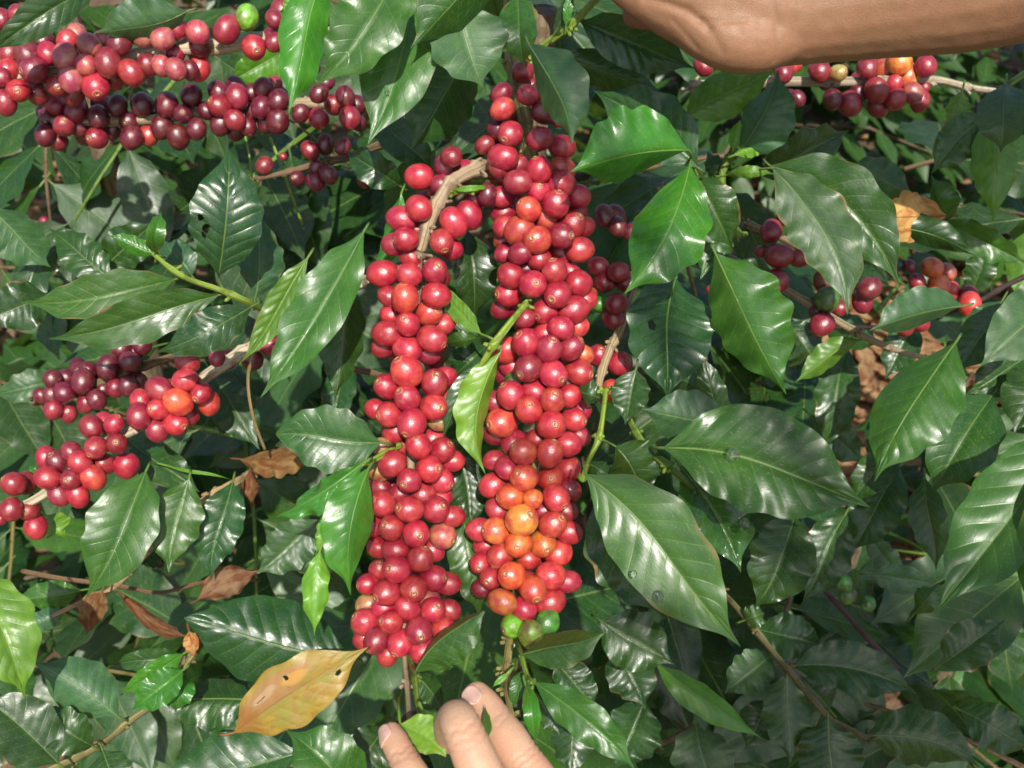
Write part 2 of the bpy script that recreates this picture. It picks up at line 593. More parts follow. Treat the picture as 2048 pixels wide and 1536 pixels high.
def leaf(parent, base, tip, wl, wr, d0, d1=None, st='d', bow=0., arch=.008, wave=1., fs=None, fold=None, curl=.12, blunt=0., pet=None, holes=(), name='leaf', q=.0016, wavef=None, hi=False):
    """leaf whose midrib runs from base to tip (pixels + depths), with apparent half widths left / right of that direction"""
    global LEAF_N
    LEAF_N += 1
    rnd = random.Random(LEAF_N * 13 + 5)
    d1 = d0 + rnd.uniform(-.015, .02) if d1 is None else d1
    nu, nv = (170, 34) if holes else ((80, 16) if hi else (54, 8))
    dx, dy = tip[0] - base[0], tip[1] - base[1]
    ln = math.hypot(dx, dy)
    rx, ry = -dy / ln, dx / ln
    cx, cy = (base[0] + tip[0]) / 2 + 2 * bow * rx, (base[1] + tip[1]) / 2 + 2 * bow * ry
    if arch == .008:
        arch = rnd.uniform(-.002, .016)
    sx = rnd.uniform(-1, 1) * ln * .018

    def mid(u):
        a, b, c = (1 - u) ** 2, 2 * u * (1 - u), u * u
        s = sx * math.sin(2 * math.pi * u)
        return P(a * base[0] + b * cx + c * tip[0] + rx * s, a * base[1] + b * cy + c * tip[1] + ry * s, d0 + (d1 - d0) * u - arch * 4 * u * (1 - u))
    pts = [mid(i / nu) for i in range(nu + 1)]
    Ss, Ns = [], []
    for i, p in enumerate(pts):
        T = (pts[min(i + 1, nu)] - pts[max(i - 1, 0)]).normalized()
        V = (CAM - p).normalized()
        S = T.cross(V).normalized()
        Ss.append(S)
        Ns.append(S.cross(T).normalized())
    fs = fs if fs is not None else rnd.choice((-1, -1, 1))
    fo = R(fold if fold is not None else rnd.uniform(4, 16))
    wm = max(wl, wr)
    wt = wm / math.cos(fo)
    roll = fs
    aL = math.acos(min(1, wl / wt)) * fs
    aR = math.acos(min(1, wr / wt)) * fs
    # a strongly narrower half is the one turned away: bend it back from the viewer
    if wl < wm * .8:
        aL = abs(aL)
        aR = -abs(aR)
    elif wr < wm * .8:
        aR = abs(aR)
        aL = -abs(aL)
    hw = wt * pxm((d0 + d1) / 2)
    v, f, uv = leaf_surface(pts, Ss, Ns, hw, aL, aR, rnd, nu, nv, wave, curl * rnd.uniform(.2, 1.6), blunt, q * rnd.uniform(.35, .8) * min(1, ln / 280), holes, wavef)
    # stalk and midrib
    if pet is None:
        k = 12 / ln * 1.6
        pp = P(base[0] - dx * k, base[1] - dy * k, d0 + .006)
    else:
        pp = P(*pet)
    mp = (pp + pts[0]) / 2 + Ns[0] * .001
    r0 = max(.0007, hw * .032)
    rows = list(range(0, int(nu * .8), 6))
    add_tube(v, f, uv, [pp, mp] + [pts[i] - Ns[i] * r0 * .75 for i in rows], [r0 * 1.15, r0 * 1.05] + [r0 * (1 - .8 * i / nu) for i in rows], 6, (.3, .5))
    c = GREENS[st] if isinstance(st, str) else st
    jit = rnd.uniform(.85, 1.2)
    col = (c[0] * jit * rnd.uniform(.85, 1.2), c[1] * jit, c[2] * jit * rnd.uniform(.8, 1.25), c[3])
    return link(name, pydata(name, [tuple(p) for p in v], f, uv), M_DEAD if st in ('n', 'y') or not isinstance(st, str) else M_LEAF, parent, col)


# ------------------------------------------------------------------ branches
WOOD = (.40, .31, .19, .75)
WOODD = (.17, .115, .065, .8)
GREENST = (.14, .24, .04, .4)
LIME = (.24, .36, .05, .38)
DARKST = (.05, .032, .022, .55)


def smooth_path(pts, n):
    """Catmull-Rom through (x, y, d, r)"""
    out = []
    m = len(pts)
    for s in range(m - 1):
        p0, p1, p2, p3 = pts[max(s - 1, 0)], pts[s], pts[s + 1], pts[min(s + 2, m - 1)]
        for k in range(n):
            t = k / n
            out.append(tuple(.5 * (2 * b + (c - a) * t + (2 * a - 5 * b + 4 * c - d) * t * t + (3 * b - 3 * c + d - a) * t ** 3) for a, b, c, d in zip(p0, p1, p2, p3)))
    out.append(pts[-1])
    return out


def branch(parent, path, color=WOOD, name='branch', nodes=0, seg=12, label=None, buds=True):
    """path: (px, py, depth, radius in mm); nodes: how many swollen leaf joints"""
    rnd = random.Random(len(path) * 7 + int(abs(path[0][0])) + int(abs(path[0][1])))
    sp = smooth_path(path, 7)
    v, f, uv = [], [], []
    pts = [P(x, y, d) for x, y, d, r in sp]
    N = len(pts)
    rad = []
    for i, (x, y, d, r) in enumerate(sp):
        k = 1 + .08 * noise.noise(Vector((i * .6, x * .01, 0)))
        if nodes:
            ph = (i / (N - 1) * nodes) % 1
            k += .38 * math.exp(-((min(ph, 1 - ph)) / .09) ** 2)
        rad.append(max(.0004, r * .001 * k))
    add_tube(v, f, uv, pts, rad, seg)
    if nodes and buds:          # leaf scars and flower-bud stubs round each joint
        for q in range(nodes + 1):
            i = min(N - 1, int(round(q / nodes * (N - 1))))
            for b in range(5):
                a = rnd.uniform(0, 6.28)
                dr = Vector((math.cos(a), math.sin(a), rnd.uniform(-.5, .5)))
                p = pts[i] + Vector((rnd.uniform(-1, 1), rnd.uniform(-1, 1), rnd.uniform(-1, 1))) * rad[i] * .6
                l = rnd.uniform(.0008, .0030)
                add_tube(v, f, uv, [p + dr * rad[i] * .6, p + dr * (rad[i] + l * .6), p + dr * (rad[i] + l)], [.0013, .0012, .0007], 5)
    o = link(name, pydata(name, [tuple(p) for p in v], f, uv), M_BARK, parent, color)
    if label:
        o['label'] = label
    return o


# ------------------------------------------------------------------ cherries
def cherry_mesh(seed=0):
    v, f = [], []
    NS, NR = 22, 15
    prof = []
    for i in range(NR + 1):
        a = math.pi * i / NR
        r, z = math.sin(a), math.cos(a)
        prof.append((r * (1 + .0 * z), z * 1.03))
    # navel: a low raised ring with a dimple at the tip (+z)
    tipr = [(0.0, .965), (.07, .965), (.12, 1.02), (.18, 1.025), (.235, .985)]
    prof = tipr + [p for p in prof if p[1] < .97]
    for (r, z) in prof:
        if r == 0.0 and z > 0:
            v.append((0, 0, z))
        elif r < 1e-6:
            v.append((0, 0, z * .97))
        else:
            for k in range(NS):
                a = 2 * math.pi * k / NS
                sq = 1 + .018 * math.cos(2 * a) * r
                v.append((r * math.cos(a) * sq, r * math.sin(a) / sq, z))
    nring = len(prof) - 2
    for k in range(NS):
        f.append((0, 1 + k, 1 + (k + 1) % NS))
    for i in range(nring - 1):
        for k in range(NS):
            a = 1 + i * NS + k
            b = 1 + i * NS + (k + 1) % NS
            f.append((a, a + NS, b + NS, b))
    last = 1 + nring * NS
    for k in range(NS):
        a = 1 + (nring - 1) * NS + k
        b = 1 + (nring - 1) * NS + (k + 1) % NS
        f.append((a, last, b))
    # no two fruits are quite round: flats where they press on neighbours
    out = []
    for c in v:
        p = Vector(c)
        k = 1 + .055 * noise.noise(p * 1.1 + Vector((seed * 7.3, 0, 0))) + .02 * noise.noise(p * 2.7 + Vector((0, seed * 5.1, 0)))
        if p.z > .93:
            k = 1 + (k - 1) * .3
        out.append(tuple(p * k))
    return pydata('cherry', out, f)


CH_MES = [cherry_mesh(k) for k in range(7)]
for _m in CH_MES:
    _m.materials.append(M_CH)
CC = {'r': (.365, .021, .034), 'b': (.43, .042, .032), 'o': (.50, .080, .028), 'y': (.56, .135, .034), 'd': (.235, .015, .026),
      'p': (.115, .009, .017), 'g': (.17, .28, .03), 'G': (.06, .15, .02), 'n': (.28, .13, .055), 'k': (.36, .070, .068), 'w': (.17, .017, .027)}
OFFS = {1: (0, 0), 2: (660, 0), 3: (1328, 0), 4: (0, 500), 5: (660, 500), 6: (1328, 500), 7: (0, 996), 8: (660, 996), 9: (1328, 996)}
ZK = 720 / 2048


def cherries(parent, text, axis, D, Rc, fill=0, fillcols='dr'):
    """text lines 'region: x y r colour[*] [cx cy]; ...' in the enlarged views; axis = pixel polyline of the twig the cherries sit on"""
    rnd = random.Random(int(D * 1000) + len(text))
    ents = []
    for line in text.strip().splitlines():
        reg, rest = line.split(':')
        ox, oy = OFFS[int(reg)]
        for e in rest.split(';'):
            t = e.split()
            if not t:
                continue
            x, y, r = (float(k) for k in t[:3])
            cal = None
            if len(t) >= 6:
                cal = ((float(t[4]) - x) / r, (float(t[5]) - y) / r)
            bk = '*' in t[3]
            if bk and r > 34 and D < .7:
                r = max(r, 57)
            ents.append([ox + x * ZK, oy + y * ZK, r * ZK * 1.09, t[3].rstrip('*'), bk, cal])

    def near_axis(x, y):
        best = None
        for (a, b) in zip(axis[:-1], axis[1:]):
            vx, vy = b[0] - a[0], b[1] - a[1]
            k = max(0, min(1, ((x - a[0]) * vx + (y - a[1]) * vy) / (vx * vx + vy * vy)))
            qx, qy = a[0] + vx * k, a[1] + vy * k
            s = math.hypot(x - qx, y - qy)
            if best is None or s < best[0]:
                best = (s, qx, qy)
        return best
    placed = []
    ents.sort(key=lambda e: (e[4], -e[2]))

    def hit(p, r, k=.86):
        for (q, s) in placed:
            if (q - p).length < k * (r + s):
                return True
        return False

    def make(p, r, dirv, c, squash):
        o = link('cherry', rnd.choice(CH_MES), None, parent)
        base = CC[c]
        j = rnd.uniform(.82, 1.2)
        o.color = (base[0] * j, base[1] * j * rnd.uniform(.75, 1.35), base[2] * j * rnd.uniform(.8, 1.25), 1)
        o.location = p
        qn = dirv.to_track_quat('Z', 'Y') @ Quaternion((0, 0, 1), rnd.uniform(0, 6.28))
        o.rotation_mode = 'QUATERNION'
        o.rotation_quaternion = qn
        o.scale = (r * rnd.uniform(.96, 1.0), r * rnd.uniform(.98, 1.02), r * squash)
    for (x, y, r, c, back, cal) in ents:
        s, qx, qy = near_axis(x, y)
        m = pxm(D)
        dep = D - math.sqrt(max(0, Rc * Rc - s * s)) * m * (0.15 if back else .9)
        for it in range(40):
            p = P(x, y, dep)
            if not hit(p, r * pxm(dep)):
                break
            dep += .001
        rm = r * pxm(dep)
        placed.append((p, rm))
        if cal:
            k = math.hypot(*cal)
            if k > .93:
                cal = (cal[0] * .93 / k, cal[1] * .93 / k)
            z = math.sqrt(1 - cal[0] ** 2 - cal[1] ** 2)
            dv = camdir(cal[0], -cal[1], z)
        else:
            ox, oy = (x - qx) / max(8, Rc), (y - qy) / max(8, Rc)
            a = rnd.uniform(0, 6.28)
            k = math.hypot(ox, oy) + 1e-3
            # the tip faces outwards and off to the side, out of sight
            dv = camdir(ox / k * .9 + .5 * math.cos(a), -oy / k * .9 + .5 * math.sin(a), rnd.uniform(-.5, .12))
        make(p, rm, dv, c, rnd.uniform(1.03, 1.12) if cal else rnd.uniform(1.06, 1.2))
    # the rest of the cluster, seen only through the gaps
    for k in range(fill * 12):
        if fill <= 0:
            break
        t = rnd.random() * (len(axis) - 1)
        i = min(int(t), len(axis) - 2)
        x = axis[i][0] + (axis[i + 1][0] - axis[i][0]) * (t - i) + rnd.uniform(-.8, .8) * Rc
        y = axis[i][1] + (axis[i + 1][1] - axis[i][1]) * (t - i)
        dep = D + rnd.uniform(-.005, .03)
        p = P(x, y, dep)
        r = rnd.uniform(.0064, .0072)
        if hit(p, r, .88):
            continue
        placed.append((p, r))
        make(p, r, camdir(rnd.uniform(-1, 1), rnd.uniform(-1, 1), -.4), rnd.choice(fillcols), 1.05)
        fill -= 1


# ================================================================== THE PLANTS
bush_c = thing('coffee_bush', (.02, .75, 0), 'coffee bush with two long hanging branches packed with bright red cherries', 'bush', 'coffee bushes')
bush_l = thing('coffee_bush', (-.45, .95, 0), 'coffee bush with wine-red cherries on pale woody branches along the left edge', 'bush', 'coffee bushes')
bush_r = thing('coffee_bush', (.70, 1.0, 0), 'coffee bush with broad glossy leaves and few scattered cherries, right of the centre', 'bush', 'coffee bushes')
bush_s = thing('coffee_bush', (.32, .62, 0), 'low shaded coffee bush with dark leaves and no ripe cherries at bottom right', 'bush', 'coffee bushes')

# trunks down to the soil
def trunk(parent, x, y, z1, r, lean=(0, 0)):
    v, f, uv = [], [], []
    n = 14
    pts = [Vector((x + lean[0] * i / n + .012 * noise.noise(Vector((i * .5, x, 1))), y + lean[1] * i / n + .012 * noise.noise(Vector((i * .5, y, 5))), -.03 + (z1 + .03) * i / n)) for i in range(n + 1)]
    add_tube(v, f, uv, pts, [r * (1.25 - .6 * i / n) for i in range(n + 1)], 12)
    return link('trunk', pydata('trunk', [tuple(p) for p in v], f, uv), M_BARK, parent, (.20, .15, .10, .85))


trunk(bush_c, .02, .75, 1.3, .014, (-.0, -.12))
trunk(bush_l, -.45, .95, 1.35, .015, (.08, -.1))
trunk(bush_r, .70, 1.0, 1.3, .014, (-.05, -.1))
trunk(bush_s, .32, .62, .85, .012, (-.02, -.02))

# ------------------------------------------------------------------ centre: the two crowded branches
axA = [(1000, 325), (906, 362), (860, 440), (832, 540), (828, 640), (822, 760), (822, 900), (820, 1000), (812, 1100), (808, 1200), (806, 1290)]
brA = branch(bush_c, [(1010, 312, .64, 4.6), (985, 322, .615, 4.6), (955, 336, .597, 4.5), (906, 362, .585, 4.2), (881, 397, .582, 4.0), (860, 440, .582, 3.9), (843, 492, .584, 3.6), (832, 540, .588, 3.4),
                      (828, 640, .59, 3), (822, 760, .59, 2.8), (822, 900, .59, 2.6), (820, 1000, .59, 2.4), (812, 1100, .592, 2.2), (808, 1200, .598, 2), (809, 1305, .588, 1.7), (815, 1380, .555, 1.5), (820, 1470, .51, 1.3), (824, 1530, .49, 1)],
             (.34, .26, .17, .7), nodes=16, label='branch packed with red cherries, hanging left of the other')
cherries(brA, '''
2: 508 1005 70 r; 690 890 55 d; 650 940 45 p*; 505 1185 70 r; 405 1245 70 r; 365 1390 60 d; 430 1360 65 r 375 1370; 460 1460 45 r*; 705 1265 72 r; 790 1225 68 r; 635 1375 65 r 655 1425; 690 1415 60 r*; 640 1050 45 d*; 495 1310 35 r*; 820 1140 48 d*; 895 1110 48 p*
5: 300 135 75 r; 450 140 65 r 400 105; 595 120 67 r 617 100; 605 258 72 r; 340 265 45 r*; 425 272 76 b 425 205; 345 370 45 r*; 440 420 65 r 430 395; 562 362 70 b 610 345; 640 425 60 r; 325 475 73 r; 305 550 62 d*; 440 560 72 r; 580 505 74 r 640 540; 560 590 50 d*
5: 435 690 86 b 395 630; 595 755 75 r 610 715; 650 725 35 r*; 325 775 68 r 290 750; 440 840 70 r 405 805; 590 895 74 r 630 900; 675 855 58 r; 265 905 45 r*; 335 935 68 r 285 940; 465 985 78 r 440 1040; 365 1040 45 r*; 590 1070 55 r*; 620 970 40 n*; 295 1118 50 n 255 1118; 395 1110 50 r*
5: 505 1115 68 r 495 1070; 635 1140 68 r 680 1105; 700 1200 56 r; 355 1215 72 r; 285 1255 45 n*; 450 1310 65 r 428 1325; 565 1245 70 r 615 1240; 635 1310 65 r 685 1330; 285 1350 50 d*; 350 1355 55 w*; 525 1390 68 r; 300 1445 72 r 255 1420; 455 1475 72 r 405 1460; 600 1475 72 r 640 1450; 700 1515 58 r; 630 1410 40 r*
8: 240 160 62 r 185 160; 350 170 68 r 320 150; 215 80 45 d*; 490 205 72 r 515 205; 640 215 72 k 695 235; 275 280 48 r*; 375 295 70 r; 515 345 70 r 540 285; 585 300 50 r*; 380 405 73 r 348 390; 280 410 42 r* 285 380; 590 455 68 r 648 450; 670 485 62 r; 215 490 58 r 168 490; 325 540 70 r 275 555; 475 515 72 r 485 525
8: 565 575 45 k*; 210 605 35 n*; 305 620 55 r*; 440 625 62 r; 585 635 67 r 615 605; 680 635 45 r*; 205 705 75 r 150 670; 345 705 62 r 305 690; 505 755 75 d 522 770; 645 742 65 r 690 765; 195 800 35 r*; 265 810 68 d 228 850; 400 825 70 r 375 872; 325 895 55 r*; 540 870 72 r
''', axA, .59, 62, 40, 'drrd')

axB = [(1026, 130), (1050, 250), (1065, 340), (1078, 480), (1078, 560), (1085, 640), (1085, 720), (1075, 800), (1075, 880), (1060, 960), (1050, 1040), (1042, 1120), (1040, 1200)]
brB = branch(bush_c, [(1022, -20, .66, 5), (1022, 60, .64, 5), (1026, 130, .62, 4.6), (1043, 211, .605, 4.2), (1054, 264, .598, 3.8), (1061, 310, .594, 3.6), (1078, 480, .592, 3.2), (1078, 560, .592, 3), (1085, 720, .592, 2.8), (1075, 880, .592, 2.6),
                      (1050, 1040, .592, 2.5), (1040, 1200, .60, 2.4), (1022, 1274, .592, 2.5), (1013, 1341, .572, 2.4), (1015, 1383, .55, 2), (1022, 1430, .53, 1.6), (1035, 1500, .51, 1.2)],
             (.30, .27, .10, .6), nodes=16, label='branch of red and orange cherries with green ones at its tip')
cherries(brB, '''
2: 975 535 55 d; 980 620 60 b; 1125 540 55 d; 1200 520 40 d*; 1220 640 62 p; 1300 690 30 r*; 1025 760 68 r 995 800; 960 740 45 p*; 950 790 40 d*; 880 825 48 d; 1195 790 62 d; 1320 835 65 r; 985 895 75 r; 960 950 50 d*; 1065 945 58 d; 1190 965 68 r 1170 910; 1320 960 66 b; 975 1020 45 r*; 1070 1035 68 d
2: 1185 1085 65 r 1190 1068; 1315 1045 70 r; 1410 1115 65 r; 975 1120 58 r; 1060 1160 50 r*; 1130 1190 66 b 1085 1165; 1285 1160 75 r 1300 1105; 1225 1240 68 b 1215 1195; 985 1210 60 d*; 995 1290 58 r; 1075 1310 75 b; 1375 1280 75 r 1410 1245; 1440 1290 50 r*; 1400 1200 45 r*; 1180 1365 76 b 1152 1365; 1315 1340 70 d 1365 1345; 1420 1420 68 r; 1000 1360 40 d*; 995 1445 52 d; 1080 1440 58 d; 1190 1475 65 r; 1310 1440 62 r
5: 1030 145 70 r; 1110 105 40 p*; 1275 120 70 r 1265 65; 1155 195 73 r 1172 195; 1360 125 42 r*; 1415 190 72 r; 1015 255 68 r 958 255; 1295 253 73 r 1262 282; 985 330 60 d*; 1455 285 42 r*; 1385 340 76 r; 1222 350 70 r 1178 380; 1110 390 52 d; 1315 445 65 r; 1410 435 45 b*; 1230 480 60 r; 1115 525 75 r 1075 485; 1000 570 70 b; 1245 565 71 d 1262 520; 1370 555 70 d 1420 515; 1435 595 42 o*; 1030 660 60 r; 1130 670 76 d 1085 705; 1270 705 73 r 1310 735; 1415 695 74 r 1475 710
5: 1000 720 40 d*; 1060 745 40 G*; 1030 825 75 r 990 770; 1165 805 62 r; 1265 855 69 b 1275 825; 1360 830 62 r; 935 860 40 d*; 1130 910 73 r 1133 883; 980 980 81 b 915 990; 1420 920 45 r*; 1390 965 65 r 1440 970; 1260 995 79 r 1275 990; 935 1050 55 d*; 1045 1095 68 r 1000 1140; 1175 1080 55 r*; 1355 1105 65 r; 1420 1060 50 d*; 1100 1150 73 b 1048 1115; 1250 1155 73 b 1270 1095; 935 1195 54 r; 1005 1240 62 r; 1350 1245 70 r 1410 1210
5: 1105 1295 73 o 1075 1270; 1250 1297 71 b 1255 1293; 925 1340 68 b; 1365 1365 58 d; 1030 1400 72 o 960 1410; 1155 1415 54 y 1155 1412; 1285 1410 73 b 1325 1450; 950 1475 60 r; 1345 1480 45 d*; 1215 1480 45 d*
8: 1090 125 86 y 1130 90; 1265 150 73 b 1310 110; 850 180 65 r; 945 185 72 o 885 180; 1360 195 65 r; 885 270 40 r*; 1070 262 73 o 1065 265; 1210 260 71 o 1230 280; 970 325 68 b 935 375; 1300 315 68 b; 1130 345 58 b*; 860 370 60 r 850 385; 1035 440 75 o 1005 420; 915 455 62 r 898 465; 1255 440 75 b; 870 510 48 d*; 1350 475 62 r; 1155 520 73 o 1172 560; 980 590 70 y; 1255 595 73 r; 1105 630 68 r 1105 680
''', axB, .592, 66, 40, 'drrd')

cherries(brB, '''
8: 1045 725 66 g 1000 740; 1145 778 68 g; 1235 710 66 G
''', [(1030, 1240), (1075, 1262)], .572, 8)

# right-hand side shoot of the centre bush, cherries half hidden behind leaves
brE = branch(bush_c, [(1330, 380, .72, 3.2), (1290, 500, .68, 3), (1265, 581, .65, 2.8), (1240, 658, .63, 2.6), (1219, 700, .62, 2.6), (1201, 753, .615, 2.4), (1195, 800, .615, 1.8)], WOOD, nodes=5)
cherries(brE, '''
5: 1525 95 52 d; 1640 125 55 d; 1560 185 50 d; 1675 185 50 d; 1535 310 45 G; 1630 305 56 d; 1610 390 45 d*; 1490 245 30 o*; 1525 600 58 r 1535 570; 1650 645 66 r 1690 630; 1600 800 52 b
2: 1635 1290 50 p; 1715 1320 50 p; 1560 1230 40 p*; 1620 1230 35 p*
''', [(1290, 500), (1240, 658), (1201, 753)], .635, 45)

# green side shoots on the two branches
shB = branch(bush_c, [(1052, 607, .575, 1.6), (1025, 640, .567, 1.9), (997, 676, .562, 2.3), (978, 705, .567, 2.0), (959, 739, .575, 1.7), (940, 790, .59, 2)], LIME, nodes=2, name='shoot')
shA = branch(bush_c, [(816, 1300, .59, 1.4), (822, 1325, .575, 1.6), (830, 1360, .546, 1.6), (836, 1411, .525, 1.4), (846, 1440, .51, 1)], GREENST, nodes=2, name='shoot')
shC = branch(bush_c, [(1030, 1272, .592, 1.4), (1036, 1292, .570, 1.6), (1043, 1312, .55, 1.6), (1054, 1351, .538, 1.5), (1068, 1366, .53, 1.2)], GREENST, nodes=2, name='shoot')
shD = branch(bush_c, [(908, 385, .585, 1.8), (930, 380, .582, 2), (955, 378, .585, 2), (985, 372, .60, 1.6)], LIME, nodes=2, name='shoot')
shE = branch(bush_c, [(1165, 960, .555, 1.6), (1177, 922, .55, 1.4), (1198, 876, .548, 1.6), (1208, 816, .56, 1.3), (1212, 780, .58, 1.8)], LIME, nodes=2, name='shoot')
shF = branch(bush_c, [(1255, 820, .60, 1.8), (1265, 852, .585, 2), (1293, 894, .572, 2.2), (1349, 943, .565, 2), (1385, 975, .57, 1.6)], GREENST, nodes=3, name='shoot')
shG = branch(bush_c, [(1060, 112, .60, 2.4), (1078, 98, .595, 2.4), (1138, 53, .58, 2.2), (1195, -5, .57, 2), (1240, -60, .56, 1.8)], LIME, nodes=2, name='shoot')
shH = branch(bush_c, [(1360, 250, .62, 2.4), (1378, 300, .59, 2.4), (1385, 330, .60, 2.2), (1420, 380, .66, 2)], GREENST, nodes=1, name='shoot')

# top-centre leaves
leaf(brB, (835, -45), (735, 290), 72, 80, .560, .548, 'm', bow=-14, wave=.5, q=.0008)
leaf(brB, (985, -130), (820, 98), 52, 78, .525, .535, 'm', bow=-18, wave=.4, q=.0008, curl=.3)
leaf(brB, (915, 5), (966, 178), 82, 72, .555, .560, 'g', bow=5, wave=.5, q=.0008)
leaf(brB, (945, 95), (822, 302), 66, 84, .605, .600, 'd', bow=0, wave=.5, q=.0008)
leaf(brB, (1035, -10), (1050, 135), 36, 42, .575, .570, 'm', bow=4, wave=.6)
leaf(brB, (1057, 88), (1143, 292), 66, 38, .528, .520, 'g', bow=-16, wave=.9, q=.0008)
leaf(shG, (1105, 75), (1150, -20), 14, 18, .585, .58, 'd')
leaf(shG, (1132, 55), (1142, -30), 10, 10, .575, .57, 'b')
leaf(shH, (1378, 300), (1140, 345), 50, 92, .548, .530, 'b', bow=12, wave=.7, fs=1, q=.0008, pet=(1382, 318, .59))
leaf(shH, (1380, 328), (1248, 588), 78, 70, .565, .545, 'b', bow=-22, wave=1.0, q=.001, pet=(1383, 318, .59))
leaf(shH, (1395, 335), (1185, 180), 62, 66, .585, .60, 's', bow=14, wave=.6)
leaf(shH, (1395, 350), (1465, 500), 50, 45, .60, .61, 'd')
leaf(shH, (1160, 42), (1392, 138), 44, 50, .585, .60, 's', wave=.5)
leaf(shH, (1110, 110), (1335, 190), 40, 34, .62, .63, 'd')
leaf(shH, (1370, 235), (1552, 140), 44, 48, .63, .62, 'Y', bow=-4, wave=.5)

# leaves between and behind the crowded branches
leaf(shB, (1000, 705), (972, 950), 20, 47, .572, .575, 'l', bow=32, wave=1.2, q=.0009, fold=6)
leaf(shB, (985, 728), (885, 880), 20, 26, .588, .585, 's', bow=18, wave=.5)
leaf(shB, (962, 668), (885, 560), 20, 20, .580, .60, 'Y', bow=-10, pet=(990, 680, .565))
leaf(shB, (958, 672), (880, 690), 14, 18, .588, .60, 'm', pet=(990, 682, .565))
leaf(shB, (975, 690), (900, 760), 36, 40, .625, .63, 's')
leaf(brA, (935, 462), (948, 645), 48, 40, .64, .65, 'd', bow=-6)
leaf(brA, (905, 610), (935, 800), 44, 40, .655, .66, 'd')
leaf(brA, (915, 905), (940, 1060), 46, 42, .625, .62, 'd', bow=-8)
leaf(brA, (925, 1030), (958, 1238), 44, 46, .615, .61, 'm', bow=-4)
leaf(brA, (800, 372), (690, 300), 34, 32, .615, .62, 'd')
leaf(brA, (803, 386), (738, 552), 26, 18, .61, .62, 'b', bow=-14)
leaf(brA, (905, 380), (985, 373), 6, 6, .583, .59, 'l')
leaf(brA, (760, 235), (868, 345), 40, 36, .675, .66, 'd')
leaf(brA, (870, 300), (760, 440), 40, 36, .70, .68, 'm')
leaf(brA, (762, 885), (551, 868), 66, 64, .565, .56, 'm', blunt=.75, wave=.25, q=.0007, pet=(790, 890, .58))
shI = branch(bush_c, [(800, 890, .59, 1.6), (765, 910, .575, 1.8), (735, 925, .565, 1.8), (690, 938, .565, 1.4)], LIME, nodes=1, name='shoot')
leaf(shI, (738, 935), (702, 1192), 42, 58, .545, .540, 'b', bow=20, wave=.7, q=.0014, pet=(752, 918, .57))
leaf(shI, (728, 925), (545, 1037), 36, 22, .552, .56, 'b', bow=-8, wave=2.6, wavef=3.5)
leaf(shI, (720, 935), (600, 1015), 26, 16, .562, .565, 'l', bow=-6, wave=2.4)
leaf(shI, (640, 1100), (629, 1272), 28, 26, .545, .54, 'l', bow=5, wave=2.4, wavef=2.2, pet=(655, 1060, .56))
leaf(shI, (668, 1010), (630, 1110), 16, 16, .57, .565, 'l', wave=1.6)

# shoots at the lower ends
leaf(shA, (830, 1346), (979, 1213), 10, 62, .535, .52, 'm', bow=-14, wave=.4, q=.0007, holes=((.40, .92, .07, .22), (.97, .4, .04, .8)), hi=True, pet=(826, 1332, .556))
leaf(shA, (832, 1352), (888, 1430), 26, 36, .552, .56, 'd', bow=-6, pet=(830, 1345, .55))
leaf(shA, (800, 1449), (892, 1514), 40, 36, .478, .468, 'l', bow=-10, wave=.5, q=.0006, pet=(798, 1395, .51), blunt=.3)
leaf(shA, (975, 1490), (970, 1410), 9, 11, .452, .448, 'm', wave=.3, q=.0004)
leaf(shA, (845, 1420), (858, 1450), 6, 6, .51, .50, 'l', wave=.3)
leaf(shC, (1043, 1310), (1211, 1264), 28, 44, .54, .525, 'm', bow=4, wave=.35, q=.0005, pet=(1036, 1292, .556), blunt=.2)
leaf(shC, (1068, 1364), (1274, 1545), 38, 40, .525, .505, 'm', bow=-12, wave=1.4, q=.0006, pet=(1054, 1351, .538))
leaf(shC, (1050, 1368), (1072, 1490), 16, 18, .528, .52, 'b', wave=.4, bow=-4, q=.0005)
leaf(shC, (1046, 1340), (1022, 1418), 14, 16, .545, .54, 'm', wave=.4)
leaf(shC, (1016, 1345), (985, 1375), 6, 6, .553, .55, 'l', wave=.4)
leaf(shC, (1110, 1320), (1195, 1425), 42, 38, .60, .60, 'd')
leaf(shC, (1080, 1400), (1120, 1470), 26, 26, .57, .57, 'd')
leaf(shC, (1150, 1400), (1140, 1560), 46, 44, .61, .60, 'd')
leaf(shC, (770, 1452), (690, 1565), 48, 44, .57, .56, 'd')
leaf(shC, (730, 1600), (571, 1460), 62, 66, .52, .515, 'm', bow=4, wave=.4, q=.0008)

# right of the centre
leaf(shE, (1170, 948), (1482, 1294), 88, 92, .527, .512, 'm', bow=-12, wave=.5, q=.0016, pet=(1166, 915, .55), hi=True, curl=.2)
leaf(shE, (1230, 892), (1288, 995), 64, 46, .575, .58, 'd', bow=-8, pet=(1198, 876, .548))
leaf(shE, (1210, 800), (1148, 778), 22, 26, .585, .59, 'd', blunt=.6)
leaf(shE, (1272, 738), (1250, 850), 36, 40, .572, .562, 'd', wave=.8)
leaf(shE, (1170, 925), (1240, 960), 20, 24, .60, .60, 'd')
leaf(shE, (1190, 1000), (1330, 1240), 60, 74, .575, .57, 'd')
leaf(shF, (1326, 896), (1741, 1014), 110, 98, .545, .525, 'm', bow=-24, wave=.6, q=.0018, pet=(1296, 896, .572), hi=True)
leaf(shF, (1360, 932), (1482, 1146), 72, 62, .573, .565, (.030, .10, .025, .16), bow=-14, wave=1.3, q=.0014).data.materials[0] = M_LEAF
leaf(shF, (1455, 868), (1283, 818), 52, 60, .60, .59, 'g', bow=6, wave=.6)
